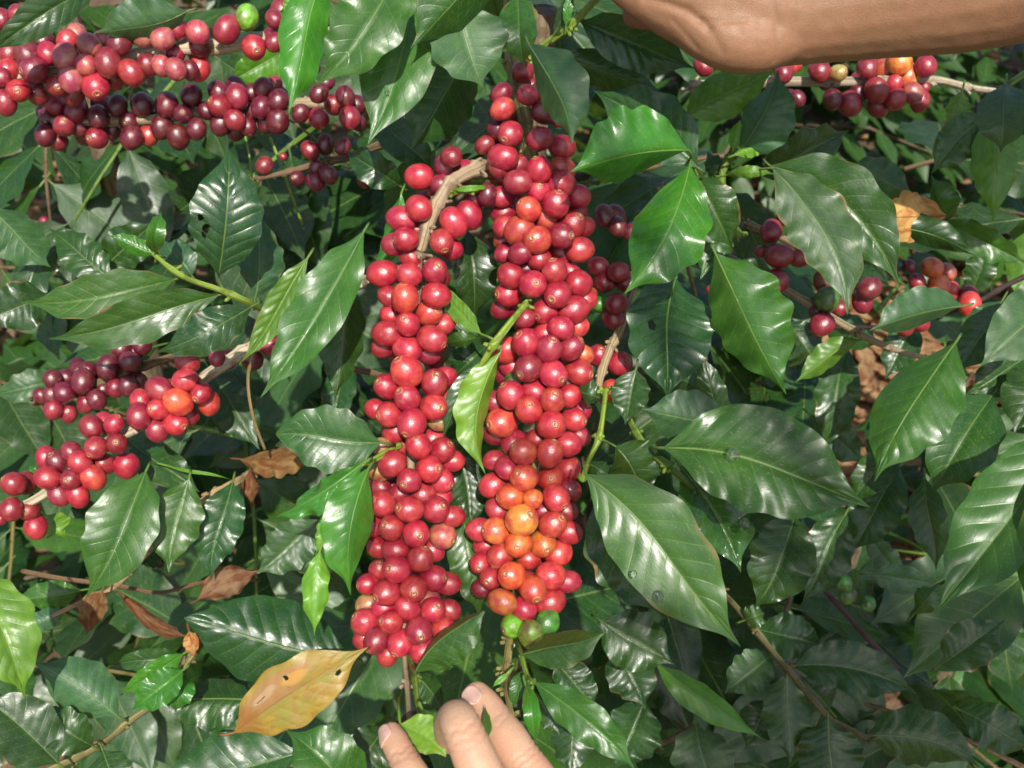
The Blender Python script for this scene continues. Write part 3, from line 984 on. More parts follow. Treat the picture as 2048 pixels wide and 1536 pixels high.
leaf(shF, (1352, 556), (1335, 800), 92, 76, .615, .60, 's', bow=10, wave=.5, holes=((.42, .36, .035, .10),), hi=True)
leaf(shF, (1430, 505), (1573, 790), 88, 66, .580, .570, 'm', bow=4, wave=1.3, q=.001)
leaf(shF, (1400, 780), (1290, 720), 40, 40, .64, .63, 'g')
leaf(shF, (1590, 1030), (1508, 1218), 66, 60, .625, .62, 'd', bow=-10)
leaf(shF, (1450, 880), (1400, 700), 30, 30, .63, .62, 'd')

# ------------------------------------------------------------------ left bush
axC1 = [(640, 70), (527, 77), (369, 97), (274, 109), (123, 141), (-20, 165)]
brC1 = branch(bush_l, [(760, 55, .70, 5), (640, 70, .68, 4.8), (527, 77, .67, 4.6), (457, 93, .665, 4.5), (369, 97, .66, 4.4), (274, 109, .66, 4.2), (211, 123, .66, 4), (123, 141, .66, 3.6), (0, 160, .66, 3), (-80, 175, .66, 2.5)], (.46, .38, .26, .7), nodes=8, label='pale woody branch with dusty red cherries along the top left')
cherries(brC1, '''
1: 805 185 68 k; 925 215 63 k; 1000 155 62 r; 1125 185 62 k; 1290 170 68 d; 1405 100 62 g; 1445 270 66 r 1470 300; 1560 110 48 d; 1560 240 50 d; 1600 60 40 d*; 680 245 65 w; 510 260 63 k; 590 235 48 r*; 385 235 57 r; 435 205 50 k*; 275 305 57 r; 375 325 70 k; 155 310 66 w; 195 400 68 w 150 420; 490 370 57 k; 615 355 70 d; 745 415 66 r
1: 405 455 63 k; 545 490 71 r 570 540; 325 490 56 d 350 510; 640 440 50 d*; 50 400 46 r*; 15 440 48 d; 105 515 61 r 125 535; 30 585 60 d; 215 530 55 d*; 60 300 35 d*; 105 240 35 p*; 920 375 52 k; 1000 395 56 k; 1080 400 50 p; 1135 390 50 r*; 840 370 40 d*; 1130 300 42 d*; 420 530 58 d*; 20 300 30 p*; 250 240 40 p*; 240 150 36 r*; 190 185 34 b*; 110 90 36 d*; 10 110 36 d*
''', axC1, .66, 62, 6, 'dpd')
axC2 = [(720, 211), (580, 207), (492, 214), (387, 229), (299, 239), (211, 243), (105, 243)]
brC2 = branch(bush_l, [(850, 215, .76, 4.6), (720, 211, .73, 4.2), (650, 207, .72, 4), (580, 207, .71, 3.8), (492, 214, .70, 3.6), (387, 229, .695, 3.4), (299, 239, .69, 3.2), (211, 243, .69, 3), (105, 243, .69, 2.4)], (.36, .29, .19, .75), nodes=7, label='branch of dark wine-red cherries below the topmost branch')
cherries(brC2, '''
1: 315 590 58 d; 435 630 60 d; 275 670 50 p; 365 715 56 d 385 700; 460 725 56 p 435 740; 255 770 52 p; 330 805 51 d 330 820; 550 785 56 d 530 800; 480 770 50 p*; 560 665 56 p; 575 590 55 d*; 670 600 50 p; 740 690 56 p 735 705; 805 595 58 p; 750 785 60 p; 845 770 50 b; 920 725 58 p; 950 595 62 p; 875 620 40 p*; 1090 545 56 p; 1040 650 50 p 1055 650; 1015 780 60 p; 1120 735 52 p; 640 740 45 p*; 240 640 32 p*; 430 575 50 d*
1: 1245 520 55 p; 1340 490 52 p; 1350 550 60 d; 1175 630 46 p; 1250 605 61 d 1215 590; 1255 710 56 p; 1335 685 56 d; 1410 720 46 p; 1345 740 50 p*; 1435 525 45 p; 1495 500 51 p; 1555 490 46 d; 1585 570 56 p; 1490 610 56 p; 1440 640 46 p*; 1580 690 63 p; 1510 705 46 p*; 1815 530 48 p; 1860 470 40 p*; 1710 645 46 p; 1815 675 52 d; 1965 550 50 p; 1990 670 56 d; 1780 380 40 p*; 2040 700 40 p*; 1985 340 32 d*
''', axC2, .70, 55, 8, 'ppd')
brC3 = branch(bush_l, [(760, 290, .76, 2.8), (693, 315, .72, 2.9), (640, 326, .71, 2.5), (598, 338, .70, 2.2), (550, 350, .70, 1.8), (510, 359, .70, 1.4)], WOODD, nodes=3)
cherries(brC3, '''
1: 1505 940 45 w; 1765 855 48 d; 1850 820 48 p; 1950 835 44 p; 1690 1015 42 p 1680 1020; 1795 1035 47 p; 1870 995 47 p; 1800 960 40 p*; 1610 890 20 d*
2: 195 1020 42 p; 380 660 36 p*; 420 1130 46 p*; 380 1120 40 p*; 345 1070 28 n*
''', [(693, 315), (598, 338), (510, 359)], .705, 35)
axD = [(540, 675), (475, 711), (411, 753), (352, 792), (267, 859), (211, 887), (88, 989), (-10, 1035)]
brD = branch(bush_l, [(720, 560, .70, 5), (620, 630, .665, 4.6), (540, 675, .65, 4.4), (475, 711, .64, 4.2), (411, 753, .635, 4), (352, 792, .632, 3.8), (267, 859, .63, 3.5), (211, 887, .63, 3.3), (88, 989, .625, 3), (-10, 1035, .62, 2.6), (-60, 1060, .62, 2.4)], (.48, .42, .30, .7), nodes=7, label='pale branch with red cherries running to the lower left')
cherries(brD, '''
4: 1065 635 60 r; 1235 610 44 d; 1055 740 63 r 1000 755; 1145 815 56 r 1130 845; 1190 870 52 b*; 905 790 63 d; 985 795 36 d*; 800 855 56 r; 1015 865 72 o; 900 905 57 r 880 900; 790 945 66 d; 1000 985 63 r 1050 1005; 1065 940 36 d*; 895 1025 60 d; 520 1005 60 d; 600 985 46 r*; 650 990 53 r 680 950; 665 1100 57 d 682 1092; 545 1125 60 d 530 1160; 595 1215 50 d*; 720 1225 66 r; 265 1180 56 r; 405 1145 52 d; 330 1205 60 w 310 1165; 455 1205 58 r
4: 270 1295 63 r; 405 1305 56 d 405 1305; 530 1295 63 b; 335 1390 57 d; 445 1395 60 r; 80 1330 62 d 40 1300; 145 1325 50 d*; 65 1475 58 d; 165 1480 56 d 170 1480; 1690 570 46 d*
7: 0 120 32 d; 205 165 60 r
''', axD, .63, 52, 3, 'dp')
brD2 = branch(bush_l, [(420, 690, .74, 3), (288, 732, .715, 2.8), (211, 760, .71, 2.6), (151, 785, .71, 2.4), (70, 800, .71, 2)], WOODD, nodes=4)
cherries(brD2, '''
4: 690 560 50 p; 810 535 52 p; 770 580 40 p*; 740 635 56 p; 615 665 58 p; 570 690 50 p*; 470 745 58 p; 500 680 46 p; 450 690 50 p*; 375 725 46 p; 300 735 48 p; 365 810 52 p; 295 820 46 p; 240 830 42 p; 305 910 50 d; 390 930 46 d; 490 875 46 d; 550 850 50 p; 590 800 40 p*; 655 785 46 d; 730 775 52 p; 790 745 46 p; 440 660 42 p*
''', [(288, 732), (211, 760), (70, 800)], .715, 50, 4, 'p')
# far little cluster
brFar = branch(bush_l, [(120, 330, 1.45, 3), (170, 400, 1.42, 3), (215, 430, 1.4, 2.5)], WOODD)
cherries(brFar, '''
1: 460 1165 26 d; 525 1140 25 d; 540 1178 22 r; 560 1112 25 g; 475 1230 23 g; 500 1160 24 p; 430 1140 22 p; 580 1145 22 d; 250 1260 26 d; 280 1280 20 d; 440 1100 18 p
''', [(120, 330), (215, 430)], 1.42, 22)

stL = branch(bush_l, [(290, 490, .58, 1.0), (309, 510, .575, 1.2), (366, 553, .57, 1.5), (443, 581, .568, 1.7), (500, 606, .575, 1.8), (560, 640, .62, 1.8)], LIME, nodes=3, name='shoot')
leaf(stL, (437, 553), (458, 298), 70, 70, .585, .575, 's', bow=6, wave=.3, q=.0018, blunt=.35, pet=(447, 580, .57), hi=True, holes=((.36, -.52, .035, .10), (.30, -.6, .03, .06), (.44, -.72, .03, .08)))
leaf(stL, (510, 600), (520, 418), 42, 48, .625, .63, 'g', bow=4, q=.001)
leaf(stL, (352, 558), (38, 604), 42, 46, .575, .565, 'm', bow=-14, wave=.6, q=.0009, fs=-1)
leaf(stL, (438, 590), (94, 678), 48, 44, .570, .560, 'm', bow=-8, wave=.7, q=.0010, fs=-1)
leaf(stL, (505, 612), (308, 706), 44, 42, .562, .555, 's', bow=-8, wave=.9, q=.0012, fs=1)
leaf(stL, (617, 513), (479, 728), 26, 30, .565, .56, 'Y', bow=-6, wave=.8, q=.0022)
leaf(stL, (728, 462), (519, 798), 50, 60, .555, .535, 'm', bow=-10, wave=1.0, q=.0010)
leaf(stL, (692, 545), (668, 806), 42, 50, .605, .60, 'd', bow=-6, wave=1.3)
leaf(stL, (312, 508), (214, 470), 17, 19, .575, .57, 'b', wave=.4)
leaf(stL, (312, 508), (323, 421), 17, 19, .575, .57, 'b', wave=.4, bow=-6)
leaf(stL, (384, 552), (325, 478), 28, 34, .60, .61, 'g')
leaf(stL, (-25, 415), (102, 535), 46, 52, .66, .65, 'g')
leaf(stL, (225, 560), (95, 455), 40, 40, .66, .67, 'd')
leaf(stL, (205, 540), (310, 440), 44, 40, .68, .67, 'd')
leaf(stL, (100, 590), (-30, 640), 50, 50, .68, .66, 'd')
leaf(brC1, (205, -30), (-25, 108), 36, 36, .62, .60, 'd', bow=10, wave=.5)
leaf(brC1, (375, 22), (190, 66), 40, 60, .64, .63, 'g', bow=-10, wave=.9)
leaf(brC1, (655, -70), (577, 228), 44, 52, .545, .535, 'b', bow=6, wave=1.6, q=.001)
leaf(brC1, (815, -85), (631, 172), 66, 74, .535, .525, 'm', bow=-14, wave=.9, q=.0009)
leaf(brC1, (605, -20), (580, 75), 26, 30, .56, .57, 'l', wave=1.4)
leaf(brC1, (585, 95), (455, 165), 40, 36, .75, .74, 'Y')
leaf(brC1, (440, 120), (560, 200), 38, 40, .78, .77, 'd')
leaf(brD, (378, 958), (338, 1147), 50, 52, .588, .575, 'm', bow=8, q=.0012)
leaf(brD, (292, 942), (171, 1196), 62, 72, .578, .565, 'm', bow=-10, q=.0014, wave=.4)
leaf(brD, (466, 962), (423, 1162), 44, 46, .61, .60, 's', bow=8, q=.0014)
leaf(brD, (255, 880), (400, 985), 38, 40, .68, .67, 'd')
leaf(brD, (330, 930), (465, 960), 3.5, 3.5, .66, .66, 'l', wave=.2)
leaf(brD, (420, 740), (520, 900), 44, 44, .69, .68, 'd')
leaf(brD, (480, 730), (440, 880), 40, 40, .72, .71, 'd')
leaf(brD, (90, 1030), (130, 1075), 30, 24, .66, .65, 'l')
leaf(brD, (70, 990), (60, 930), 24, 30, .67, .66, 'b')
leaf(brD2, (130, 760), (-20, 790), 30, 34, .73, .72, 'g')
leaf(brD2, (320, 690), (100, 740), 40, 36, .76, .75, 'd')

stB = branch(bush_l, [(60, 1560, .57, 2.4), (120, 1530, .575, 2.3), (197, 1492, .58, 2.1), (260, 1442, .585, 2), (310, 1404, .59, 1.8), (366, 1340, .60, 1.6), (390, 1305, .605, 2.2), (420, 1240, .64, 2)], (.20, .19, .07, .6), nodes=5, name='shoot')
leaf(stB, (-45, 1140), (50, 1398), 64, 60, .535, .525, 'Y', bow=-6, wave=.7, q=.0016)
leaf(stB, (238, 1435), (62, 1322), 52, 58, .573, .57, 'g', bow=8, wave=.8, q=.0014, pet=(258, 1442, .585))
leaf(stB, (118, 1528), (-45, 1390), 60, 62, .555, .545, 'd', bow=8, wave=.5, q=.0007)
leaf(stB, (185, 1492), (70, 1425), 42, 40, .57, .575, 'd')
leaf(stB, (368, 1307), (238, 1392), 24, 22, .59, .585, 'b', q=.0014)
leaf(stB, (366, 1340), (262, 1422), 34, 36, .58, .575, 'b', q=.0012)
leaf(stB, (370, 1350), (350, 1425), 26, 26, .60, .595, 'b')
leaf(stB, (365, 1310), (220, 1330), 24, 22, .62, .615, 'd')
leaf(stB, (705, 1318), (368, 1236), 84, 92, .595, .580, 's', bow=-8, wave=.5, q=.0024, blunt=.6, hi=True)
leaf(stB, (600, 1505), (292, 1566), 74, 80, .60, .59, 'd', bow=-12, q=.001)
leaf(stB, (510, 1400), (310, 1395), 60, 40, .615, .61, 'd')
leaf(stB, (205, 1500), (240, 1600), 40, 44, .57, .56, 'd')
leaf(stB, (410, 1400), (540, 1490), 50, 50, .635, .63, 'd')
stB2 = branch(bush_l, [(540, 925, .70, 3), (510, 945, .68, 3), (470, 965, .66, 2.8), (412, 998, .65, 2.6), (360, 1040, .66, 2.2), (290, 1110, .66, 2), (220, 1180, .65, 1.9), (140, 1215, .64, 1.6), (80, 1245, .64, 1.4)], (.34, .25, .13, .75), nodes=6, name='twig')
leaf(stB2, (165, 1180), (20, 1205), 26, 30, .645, .64, 'm')
leaf(stB2, (125, 1220), (50, 1260), 22, 22, .64, .63, 'g')
leaf(stB2, (640, 1040), (510, 1150), 50, 46, .66, .65, 'g')
leaf(stB2, (600, 1060), (680, 1180), 40, 44, .68, .67, 'd')
branch(bush_l, [(45, 1142, .70, 1.8), (110, 1155, .69, 1.8), (170, 1163, .69, 1.6), (240, 1172, .69, 1.5), (320, 1185, .70, 1.4), (410, 1164, .70, 1.4), (520, 1160, .72, 1.2)], (.20, .12, .065, .8), name='twig')
branch(bush_l, [(523, 655, .60, 1.0), (505, 710, .60, 1.0), (496, 760, .605, 1.0), (505, 830, .61, .9), (530, 900, .62, .8)], (.30, .22, .10, .7), name='twig')
branch(bush_l, [(690, 735, .72, 2.4), (740, 745, .71, 2.4), (790, 760, .72, 2)], WOODD, name='twig')
branch(bush_l, [(490, 270, .80, .9), (500, 320, .80, .9), (505, 365, .80, .8)], LIME, name='twig')
branch(bush_l, [(540, 275, .80, 1.1), (562, 330, .80, 1.2), (585, 395, .81, 1.1), (605, 450, .82, 1)], LIME, name='twig')
branch(bush_l, [(580, 240, .82, 1.0), (640, 285, .82, 1), (700, 330, .84, 1)], WOODD, name='twig')

# ------------------------------------------------------------------ right bush
axF = [(1400, 170), (1520, 165), (1627, 163), (1725, 163), (1873, 160), (1943, 176)]
brF = branch(bush_r, [(1380, 172, .74, 3.6), (1520, 165, .725, 3.5), (1627, 163, .72, 3.5), (1725, 163, .715, 3.3), (1800, 161, .715, 3.1), (1873, 160, .72, 2.8), (1943, 176, .73, 2.4), (2020, 185, .75, 2)], (.46, .40, .30, .7), nodes=6, label='pale woody branch with a bunch of orange and dark cherries below the arm')
cherries(brF, '''
3: 1155 385 55 d; 1245 335 50 b*; 1340 355 62 y; 1255 400 62 o 1250 390; 1385 430 61 y; 1490 375 55 d; 1310 475 46 r 1320 460; 1210 515 61 d; 1105 530 46 p*; 1060 590 60 d; 960 565 51 p; 1215 605 56 d; 1320 565 56 r; 1415 530 53 k; 1455 575 51 d; 1480 500 30 d*; 885 405 58 d; 990 415 46 n 1015 420; 680 415 50 d; 745 365 40 b*; 760 560 42 p; 715 550 36 p; 225 375 50 d
''', axF, .72, 50, 3, 'd')
brG = branch(bush_r, [(1430, 500, .75, 2.8), (1497, 535, .72, 2.7), (1574, 581, .705, 2.7), (1627, 612, .70, 2.6), (1697, 655, .695, 2.5), (1750, 683, .70, 2.4), (1803, 704, .71, 2), (1850, 715, .72, 1.6)], (.34, .28, .18, .7), nodes=5)
cherries(brG, '''
3: 610 1315 58 d; 655 1455 66 d; 780 1355 40 d*; 765 1470 46 d*; 390 1215 38 d; 555 1430 32 d*
6: 635 175 63 d; 915 170 60 w; 930 280 66 G; 900 425 63 d; 870 350 40 p*; 1170 215 61 w; 1130 290 56 d; 270 220 26 d*; 1000 330 40 d*
''', [(1550, 500), (1574, 581), (1697, 655), (1750, 683)], .70, 40)
brG2 = branch(bush_r, [(1500, 450, .78, 2.8), (1567, 478, .74, 2.8), (1644, 520, .72, 2.8), (1680, 560, .72, 2.4), (1720, 600, .73, 2)], WOOD, nodes=2)
brG3 = branch(bush_r, [(1574, 658, .82, 1.8), (1690, 655, .80, 1.8), (1785, 651, .78, 1.8), (1926, 616, .76, 2), (2014, 570, .76, 2), (2080, 540, .76, 2)], DARKST, nodes=4)
cherries(brG3, '''
6: 1525 100 56 o; 1610 125 46 k; 1565 200 56 o; 1635 230 46 b; 1490 240 42 k*; 1740 310 58 b; 1735 260 50 p*; 1365 430 52 d; 1455 410 50 d; 1440 180 40 d*; 1400 90 30 p*
''', [(1785, 651), (1926, 616), (2014, 570)], .755, 50)

stR = branch(bush_r, [(1475, 470, .66, 3), (1451, 415, .645, 2.8), (1444, 352, .635, 2.6), (1465, 302, .63, 2.2), (1472, 270, .625, 1.8)], GREENST, nodes=3, name='shoot')
leaf(stR, (1545, 336), (1695, 632), 64, 60, .575, .555, 'g', bow=-34, wave=1.0, q=.0009, pet=(1450, 345, .635))
leaf(stR, (1540, 332), (1800, 575), 72, 66, .61, .60, 'd', bow=-46, wave=.7, q=.0014)
leaf(stR, (1475, 312), (1556, 138), 42, 66, .62, .60, 'g', bow=12, wave=.5)
leaf(stR, (1466, 300), (1480, 240), 14, 15, .62, .615, 'l', wave=.3, blunt=.5)
leaf(stR, (1470, 310), (1542, 282), 15, 18, .615, .61, 'l', wave=1.2)
leaf(stR, (1448, 352), (1552, 350), 12, 12, .612, .60, 'Y', bow=-8)
leaf(stR, (1440, 355), (1415, 300), 20, 20, .64, .645, 'd')
leaf(stR, (1448, 380), (1560, 560), 46, 50, .80, .79, 'd')
leaf(stR, (1460, 400), (1400, 560), 40, 40, .70, .70, 'm')
leaf(stR, (1520, 350), (1700, 260), 44, 50, .68, .68, 'd')
leaf(stR, (1700, 330), (1830, 390), 40, 48, .72, .71, 'g')
leaf(stR, (1690, 430), (1770, 560), 40, 30, .70, .69, 'g')
stT = branch(bush_r, [(2100, 120, .66, 2.4), (2030, 160, .65, 2.2), (1985, 200, .66, 2), (1950, 260, .68, 1.6)], GREENST, nodes=2, name='shoot')
leaf(stT, (2012, 168), (2001, 306), 46, 50, .635, .625, 'g', wave=.4)
leaf(stT, (1995, 215), (1985, 445), 40, 44, .665, .66, 'Y', wave=.6)
leaf(stT, (1975, 235), (1862, 348), 44, 40, .67, .67, 'm', bow=10)
leaf(stT, (1925, 180), (1905, 265), 22, 22, .68, .68, 'Y')
leaf(stT, (2085, 440), (2035, 610), 44, 44, .84, .83, 'Y')
leaf(stT, (1890, 448), (1862, 350), 18, 38, .70, .69, 'm')
leaf(stT, (1760, 458), (1958, 515), 34, 26, .675, .665, 'd', bow=-18, wave=1.5)
leaf(stT, (1880, 440), (2060, 530), 30, 34, .70, .69, 'm', wave=1.4)
leaf(stT, (1928, 612), (1738, 662), 28, 52, .66, .64, 'g', bow=8, wave=.9, q=.0008)
leaf(stT, (1940, 590), (1985, 480), 30, 30, .80, .79, 'd')
leaf(stT, (2130, 560), (1958, 735), 66, 62, .575, .56, 'g', bow=-6, wave=.6, q=.0006)
leaf(stT, (2005, 600), (1915, 750), 50, 44, .61, .60, 'd', wave=.6)
stU = branch(bush_r, [(2120, 640, .62, 2.8), (2020, 670, .615, 2.6), (1960, 685, .61, 2.4), (1900, 690, .605, 2)], GREENST, nodes=2, name='shoot')
leaf(stU, (1912, 684), (1748, 965), 84, 66, .580, .565, 'm', bow=12, wave=.5, q=.0014, hi=True)
leaf(stU, (1985, 790), (1862, 990), 66, 60, .61, .60, 'd', bow=4, wave=.5, q=.0014)
leaf(stU, (2110, 715), (2028, 870), 56, 64, .60, .59, 'd', wave=.8, q=.0014)
leaf(stU, (2080, 700), (1930, 790), 46, 44, .625, .62, 'd', wave=.8)
leaf(stU, (2130, 840), (1868, 1228), 80, 92, .525, .505, 'm', bow=-18, wave=.5, q=.0013, hi=True)
leaf(stU, (2150, 900), (2062, 1270), 62, 60, .50, .49, 'm', bow=6, wave=.4)
leaf(stU, (1850, 955), (1872, 1142), 34, 38, .645, .64, 'd', wave=.4)
leaf(stU, (1790, 890), (1700, 1010), 34, 36, .68, .68, 'd')
leaf(stU, (1720, 680), (1590, 765), 20, 30, .70, .69, 'Y', bow=6)
leaf(stU, (1800, 930), (1700, 1110), 50, 50, .70, .69, 'd')
leaf(stU, (1695, 690), (1648, 905), 44, 40, .78, .77, 'd')
leaf(stU, (1640, 640), (1770, 690), 34, 36, .86, .86, 'd')
leaf(stU, (1570, 640), (1650, 740), 40, 44, .80, .80, 'd')
leaf(stU, (1830, 640), (1770, 760), 36, 36, .82, .82, 'd')
leaf(stU, (1790, 800), (1760, 960), 40, 44, .74, .73, 'd')
leaf(stU, (1620, 830), (1730, 930), 40, 40, .80, .80, 'd')
leaf(stU, (1930, 560), (1800, 600), 34, 34, .84, .84, 'm')
leaf(stU, (1690, 1030), (1605, 1205), 52, 50, .675, .67, 'd')

# ------------------------------------------------------------------ shaded bush, bottom right
stS = branch(bush_s, [(1440, 1180, .66, 1.9), (1479, 1221, .645, 1.9), (1553, 1312, .635, 1.9), (1574, 1337, .632, 2), (1655, 1432, .625, 1.9), (1683, 1450, .625, 1.7), (1735, 1476, .625, 1.8)], (.12, .11, .04, .55), nodes=4, name='branch')
leaf(stS, (1310, 1325), (1525, 1478), 26, 34, .63, .62, 'Y', bow=4, wave=1.2, q=.0008)
leaf(stS, (1582, 1332), (1835, 1388), 52, 48, .638, .63, 'd', bow=-22)
leaf(stS, (1730, 1472), (1960, 1536), 62, 54, .632, .62, 'd', bow=-26)
leaf(stS, (1574, 1345), (1580, 1530), 48, 52, .63, .625, 'd')
leaf(stS, (1656, 1436), (1668, 1600), 66, 66, .622, .61, 'd')
leaf(stS, (1545, 1308), (1448, 1388), 42, 40, .655, .65, 'g')
leaf(stS, (1540, 1400), (1490, 1500), 40, 40, .66, .65, 'd')
leaf(stS, (1392, 1448), (1425, 1605), 62, 60, .64, .63, 'n' if False else 'g')
leaf(stS, (1515, 1258), (1652, 1292), 46, 44, .66, .65, 'd')
leaf(stS, (1490, 1240), (1530, 1225), 24, 24, .64, .64, 'd')
leaf(stS, (1660, 1420), (1600, 1350), 40, 40, .66, .66, 'd')
leaf(stS, (1200, 1240), (1350, 1330), 60, 60, .61, .60, 'd')
leaf(stS, (1240, 1290), (1290, 1420), 50, 50, .64, .63, 'd')
leaf(stS, (1290, 1400), (1230, 1540), 60, 50, .66, .65, 'd')
leaf(stS, (1740, 1150), (1872, 1166), 28, 32, .75, .75, 'g')
leaf(stS, (1828, 1228), (1880, 1168), 26, 28, .72, .71, 'm', blunt=.4)
leaf(stS, (1800, 1160), (1730, 1060), 26, 26, .78, .78, 'g')
leaf(stS, (1880, 1330), (2010, 1240), 46, 46, .70, .70, 'd')
leaf(stS, (1920, 1420), (2070, 1500), 46, 46, .70, .69, 'd')
branch(bush_s, [(1640, 1170, .74, 2), (1690, 1225, .73, 2), (1746, 1288, .72, 2), (1800, 1340, .72, 1.6)], (.09, .05, .05, .6), name='twig')
cherries(stS, '''
9: 1020 480 44 G; 1045 555 44 G; 1160 600 40 G
''', [(1690, 1170), (1730, 1210)], .76, 30)

# ------------------------------------------------------------------ filler shoots with paired leaves, deeper inside the bushes
def leaf_variant(k):
    rnd = random.Random(100 + k)
    nu, nv = 26, 5
    droop = rnd.uniform(.10, .45)
    pts, Ss, Ns = [], [], []
    for i in range(nu + 1):
        u = i / nu
        a = droop * u * 1.6
        pts.append(Vector((.05 * rnd.uniform(-1, 1) * 0 + .04 * math.sin(u * 2.2) * (k % 3 - 1), u * (1 - .12 * droop * u), -droop * u * u * .5)))
    for i in range(nu + 1):
        T = (pts[min(i + 1, nu)] - pts[max(i - 1, 0)]).normalized()
        S = T.cross(Vector((0, 0, 1))).normalized()
        Ss.append(S)
        Ns.append(S.cross(T).normalized())
    v, f, uv = leaf_surface(pts, Ss, Ns, rnd.uniform(.19, .25), -R(rnd.uniform(2, 16)), -R(rnd.uniform(2, 16)), rnd, nu, nv, rnd.uniform(.3, .9), .1, 0, .006)
    add_tube(v, f, uv, [Vector((0, -.09, .0)), Vector((0, 0, -.004)), pts[8] - Vector((0, 0, .006)), pts[18] - Vector((0, 0, .004))], [.008, .008, .006, .003], 5, (.3, .5))
    me = pydata('leaf', [tuple(p) for p in v], f, uv)
    me.materials.append(M_LEAF)
    return me


LV = [leaf_variant(k) for k in range(10)]
frnd = random.Random(21)


def place_leaf(parent, p, dirv, up, L, col):
    y = dirv.normalized()
    z = (up - y * up.dot(y)).normalized()
    x = y.cross(z)
    o = link('leaf', frnd.choice(LV), None, parent, col)
    m = Matrix((x, y, z)).transposed().to_4x4()
    o.rotation_mode = 'QUATERNION'
    o.rotation_quaternion = m.to_quaternion()
    o.location = p
    o.scale = (L * frnd.uniform(.85, 1.1), L, L)
    return o


def sprig(plant, px, py, d, L=.13, pairs=4, style='d', az=None):
    rnd = frnd
    p = P(px, py, d)
    az = rnd.uniform(0, 6.28) if az is None else az
    dv = Vector((math.cos(az), math.sin(az), rnd.uniform(-.45, .25))).normalized()
    step = rnd.uniform(.032, .05)
    pts = []
    q = p - dv * step * pairs * .5
    for i in range(pairs + 2):
        pts.append(q.copy())
        dv = (dv + Vector((rnd.uniform(-.1, .1), rnd.uniform(-.1, .1), -.07))).normalized()
        q = q + dv * step
    v, f, uv = [], [], []
    add_tube(v, f, uv, pts, [.0026 - .0016 * i / len(pts) for i in range(len(pts))], 7)
    st = link('shoot', pydata('shoot', [tuple(k) for k in v], f, uv), M_BARK, plant, rnd.choice((GREENST, WOODD, (.20, .17, .06, .6))))
    roll0 = rnd.uniform(-.4, .4)
    for i in range(1, len(pts)):
        T = (pts[i] - pts[i - 1]).normalized()
        S = T.cross(Vector((0, 0, 1))).normalized()
        for sg in (-1, 1):
            if rnd.random() < .08:
                continue
            dl = S * sg + T * rnd.uniform(.3, .9) + Vector((0, 0, rnd.uniform(-.75, .15)))
            if i == len(pts) - 1:
                dl = T + S * sg * .5 + Vector((0, 0, rnd.uniform(-.2, .5)))
            up = Vector((rnd.uniform(-.45, .45), rnd.uniform(-.75, .15), 1))
            c = GREENS[style if rnd.random() < .75 else rnd.choice('dmgs')]
            j = rnd.uniform(.7, 1.15)
            Ls = L * rnd.uniform(.7, 1.1) * (.55 if i == len(pts) - 1 else 1)
            place_leaf(st, pts[i] + dl.normalized() * .008, dl, up, Ls, (c[0] * j * rnd.uniform(.8, 1.3), c[1] * j, c[2] * j, c[3] + rnd.uniform(-.05, .12)))


GAPS = [(1640, 700, 1790, 900), (1600, 180, 1900, 400), (1690, 1030, 1800, 1180)]


def in_gap(x, y, m=60):
    return any(a - m < x < c + m and b - m < y < d + m for a, b, c, d in GAPS)


def fill_region(plant, x0, x1, y0, y1, n, d0, d1):
    k = 0
    tries = 0
    while k < n and tries < n * 12:
        tries += 1
        x, y = frnd.uniform(x0, x1), frnd.uniform(y0, y1)
        if in_gap(x, y):
            continue
        d = frnd.uniform(d0, d1)
        sprig(plant, x, y, d, frnd.uniform(.125, .170), frnd.choice((3, 4, 4)), frnd.choice('dddms'))
        k += 1


fill_region(bush_l, -100, 700, -80, 1600, 20, .84, 1.2)
fill_region(bush_c, 640, 1420, -80, 1600, 16, .80, 1.15)
fill_region(bush_r, 1380, 2150, 250, 1100, 11, .86, 1.25)
fill_region(bush_s, 1250, 2150, 1080, 1650, 13, .80, 1.1)

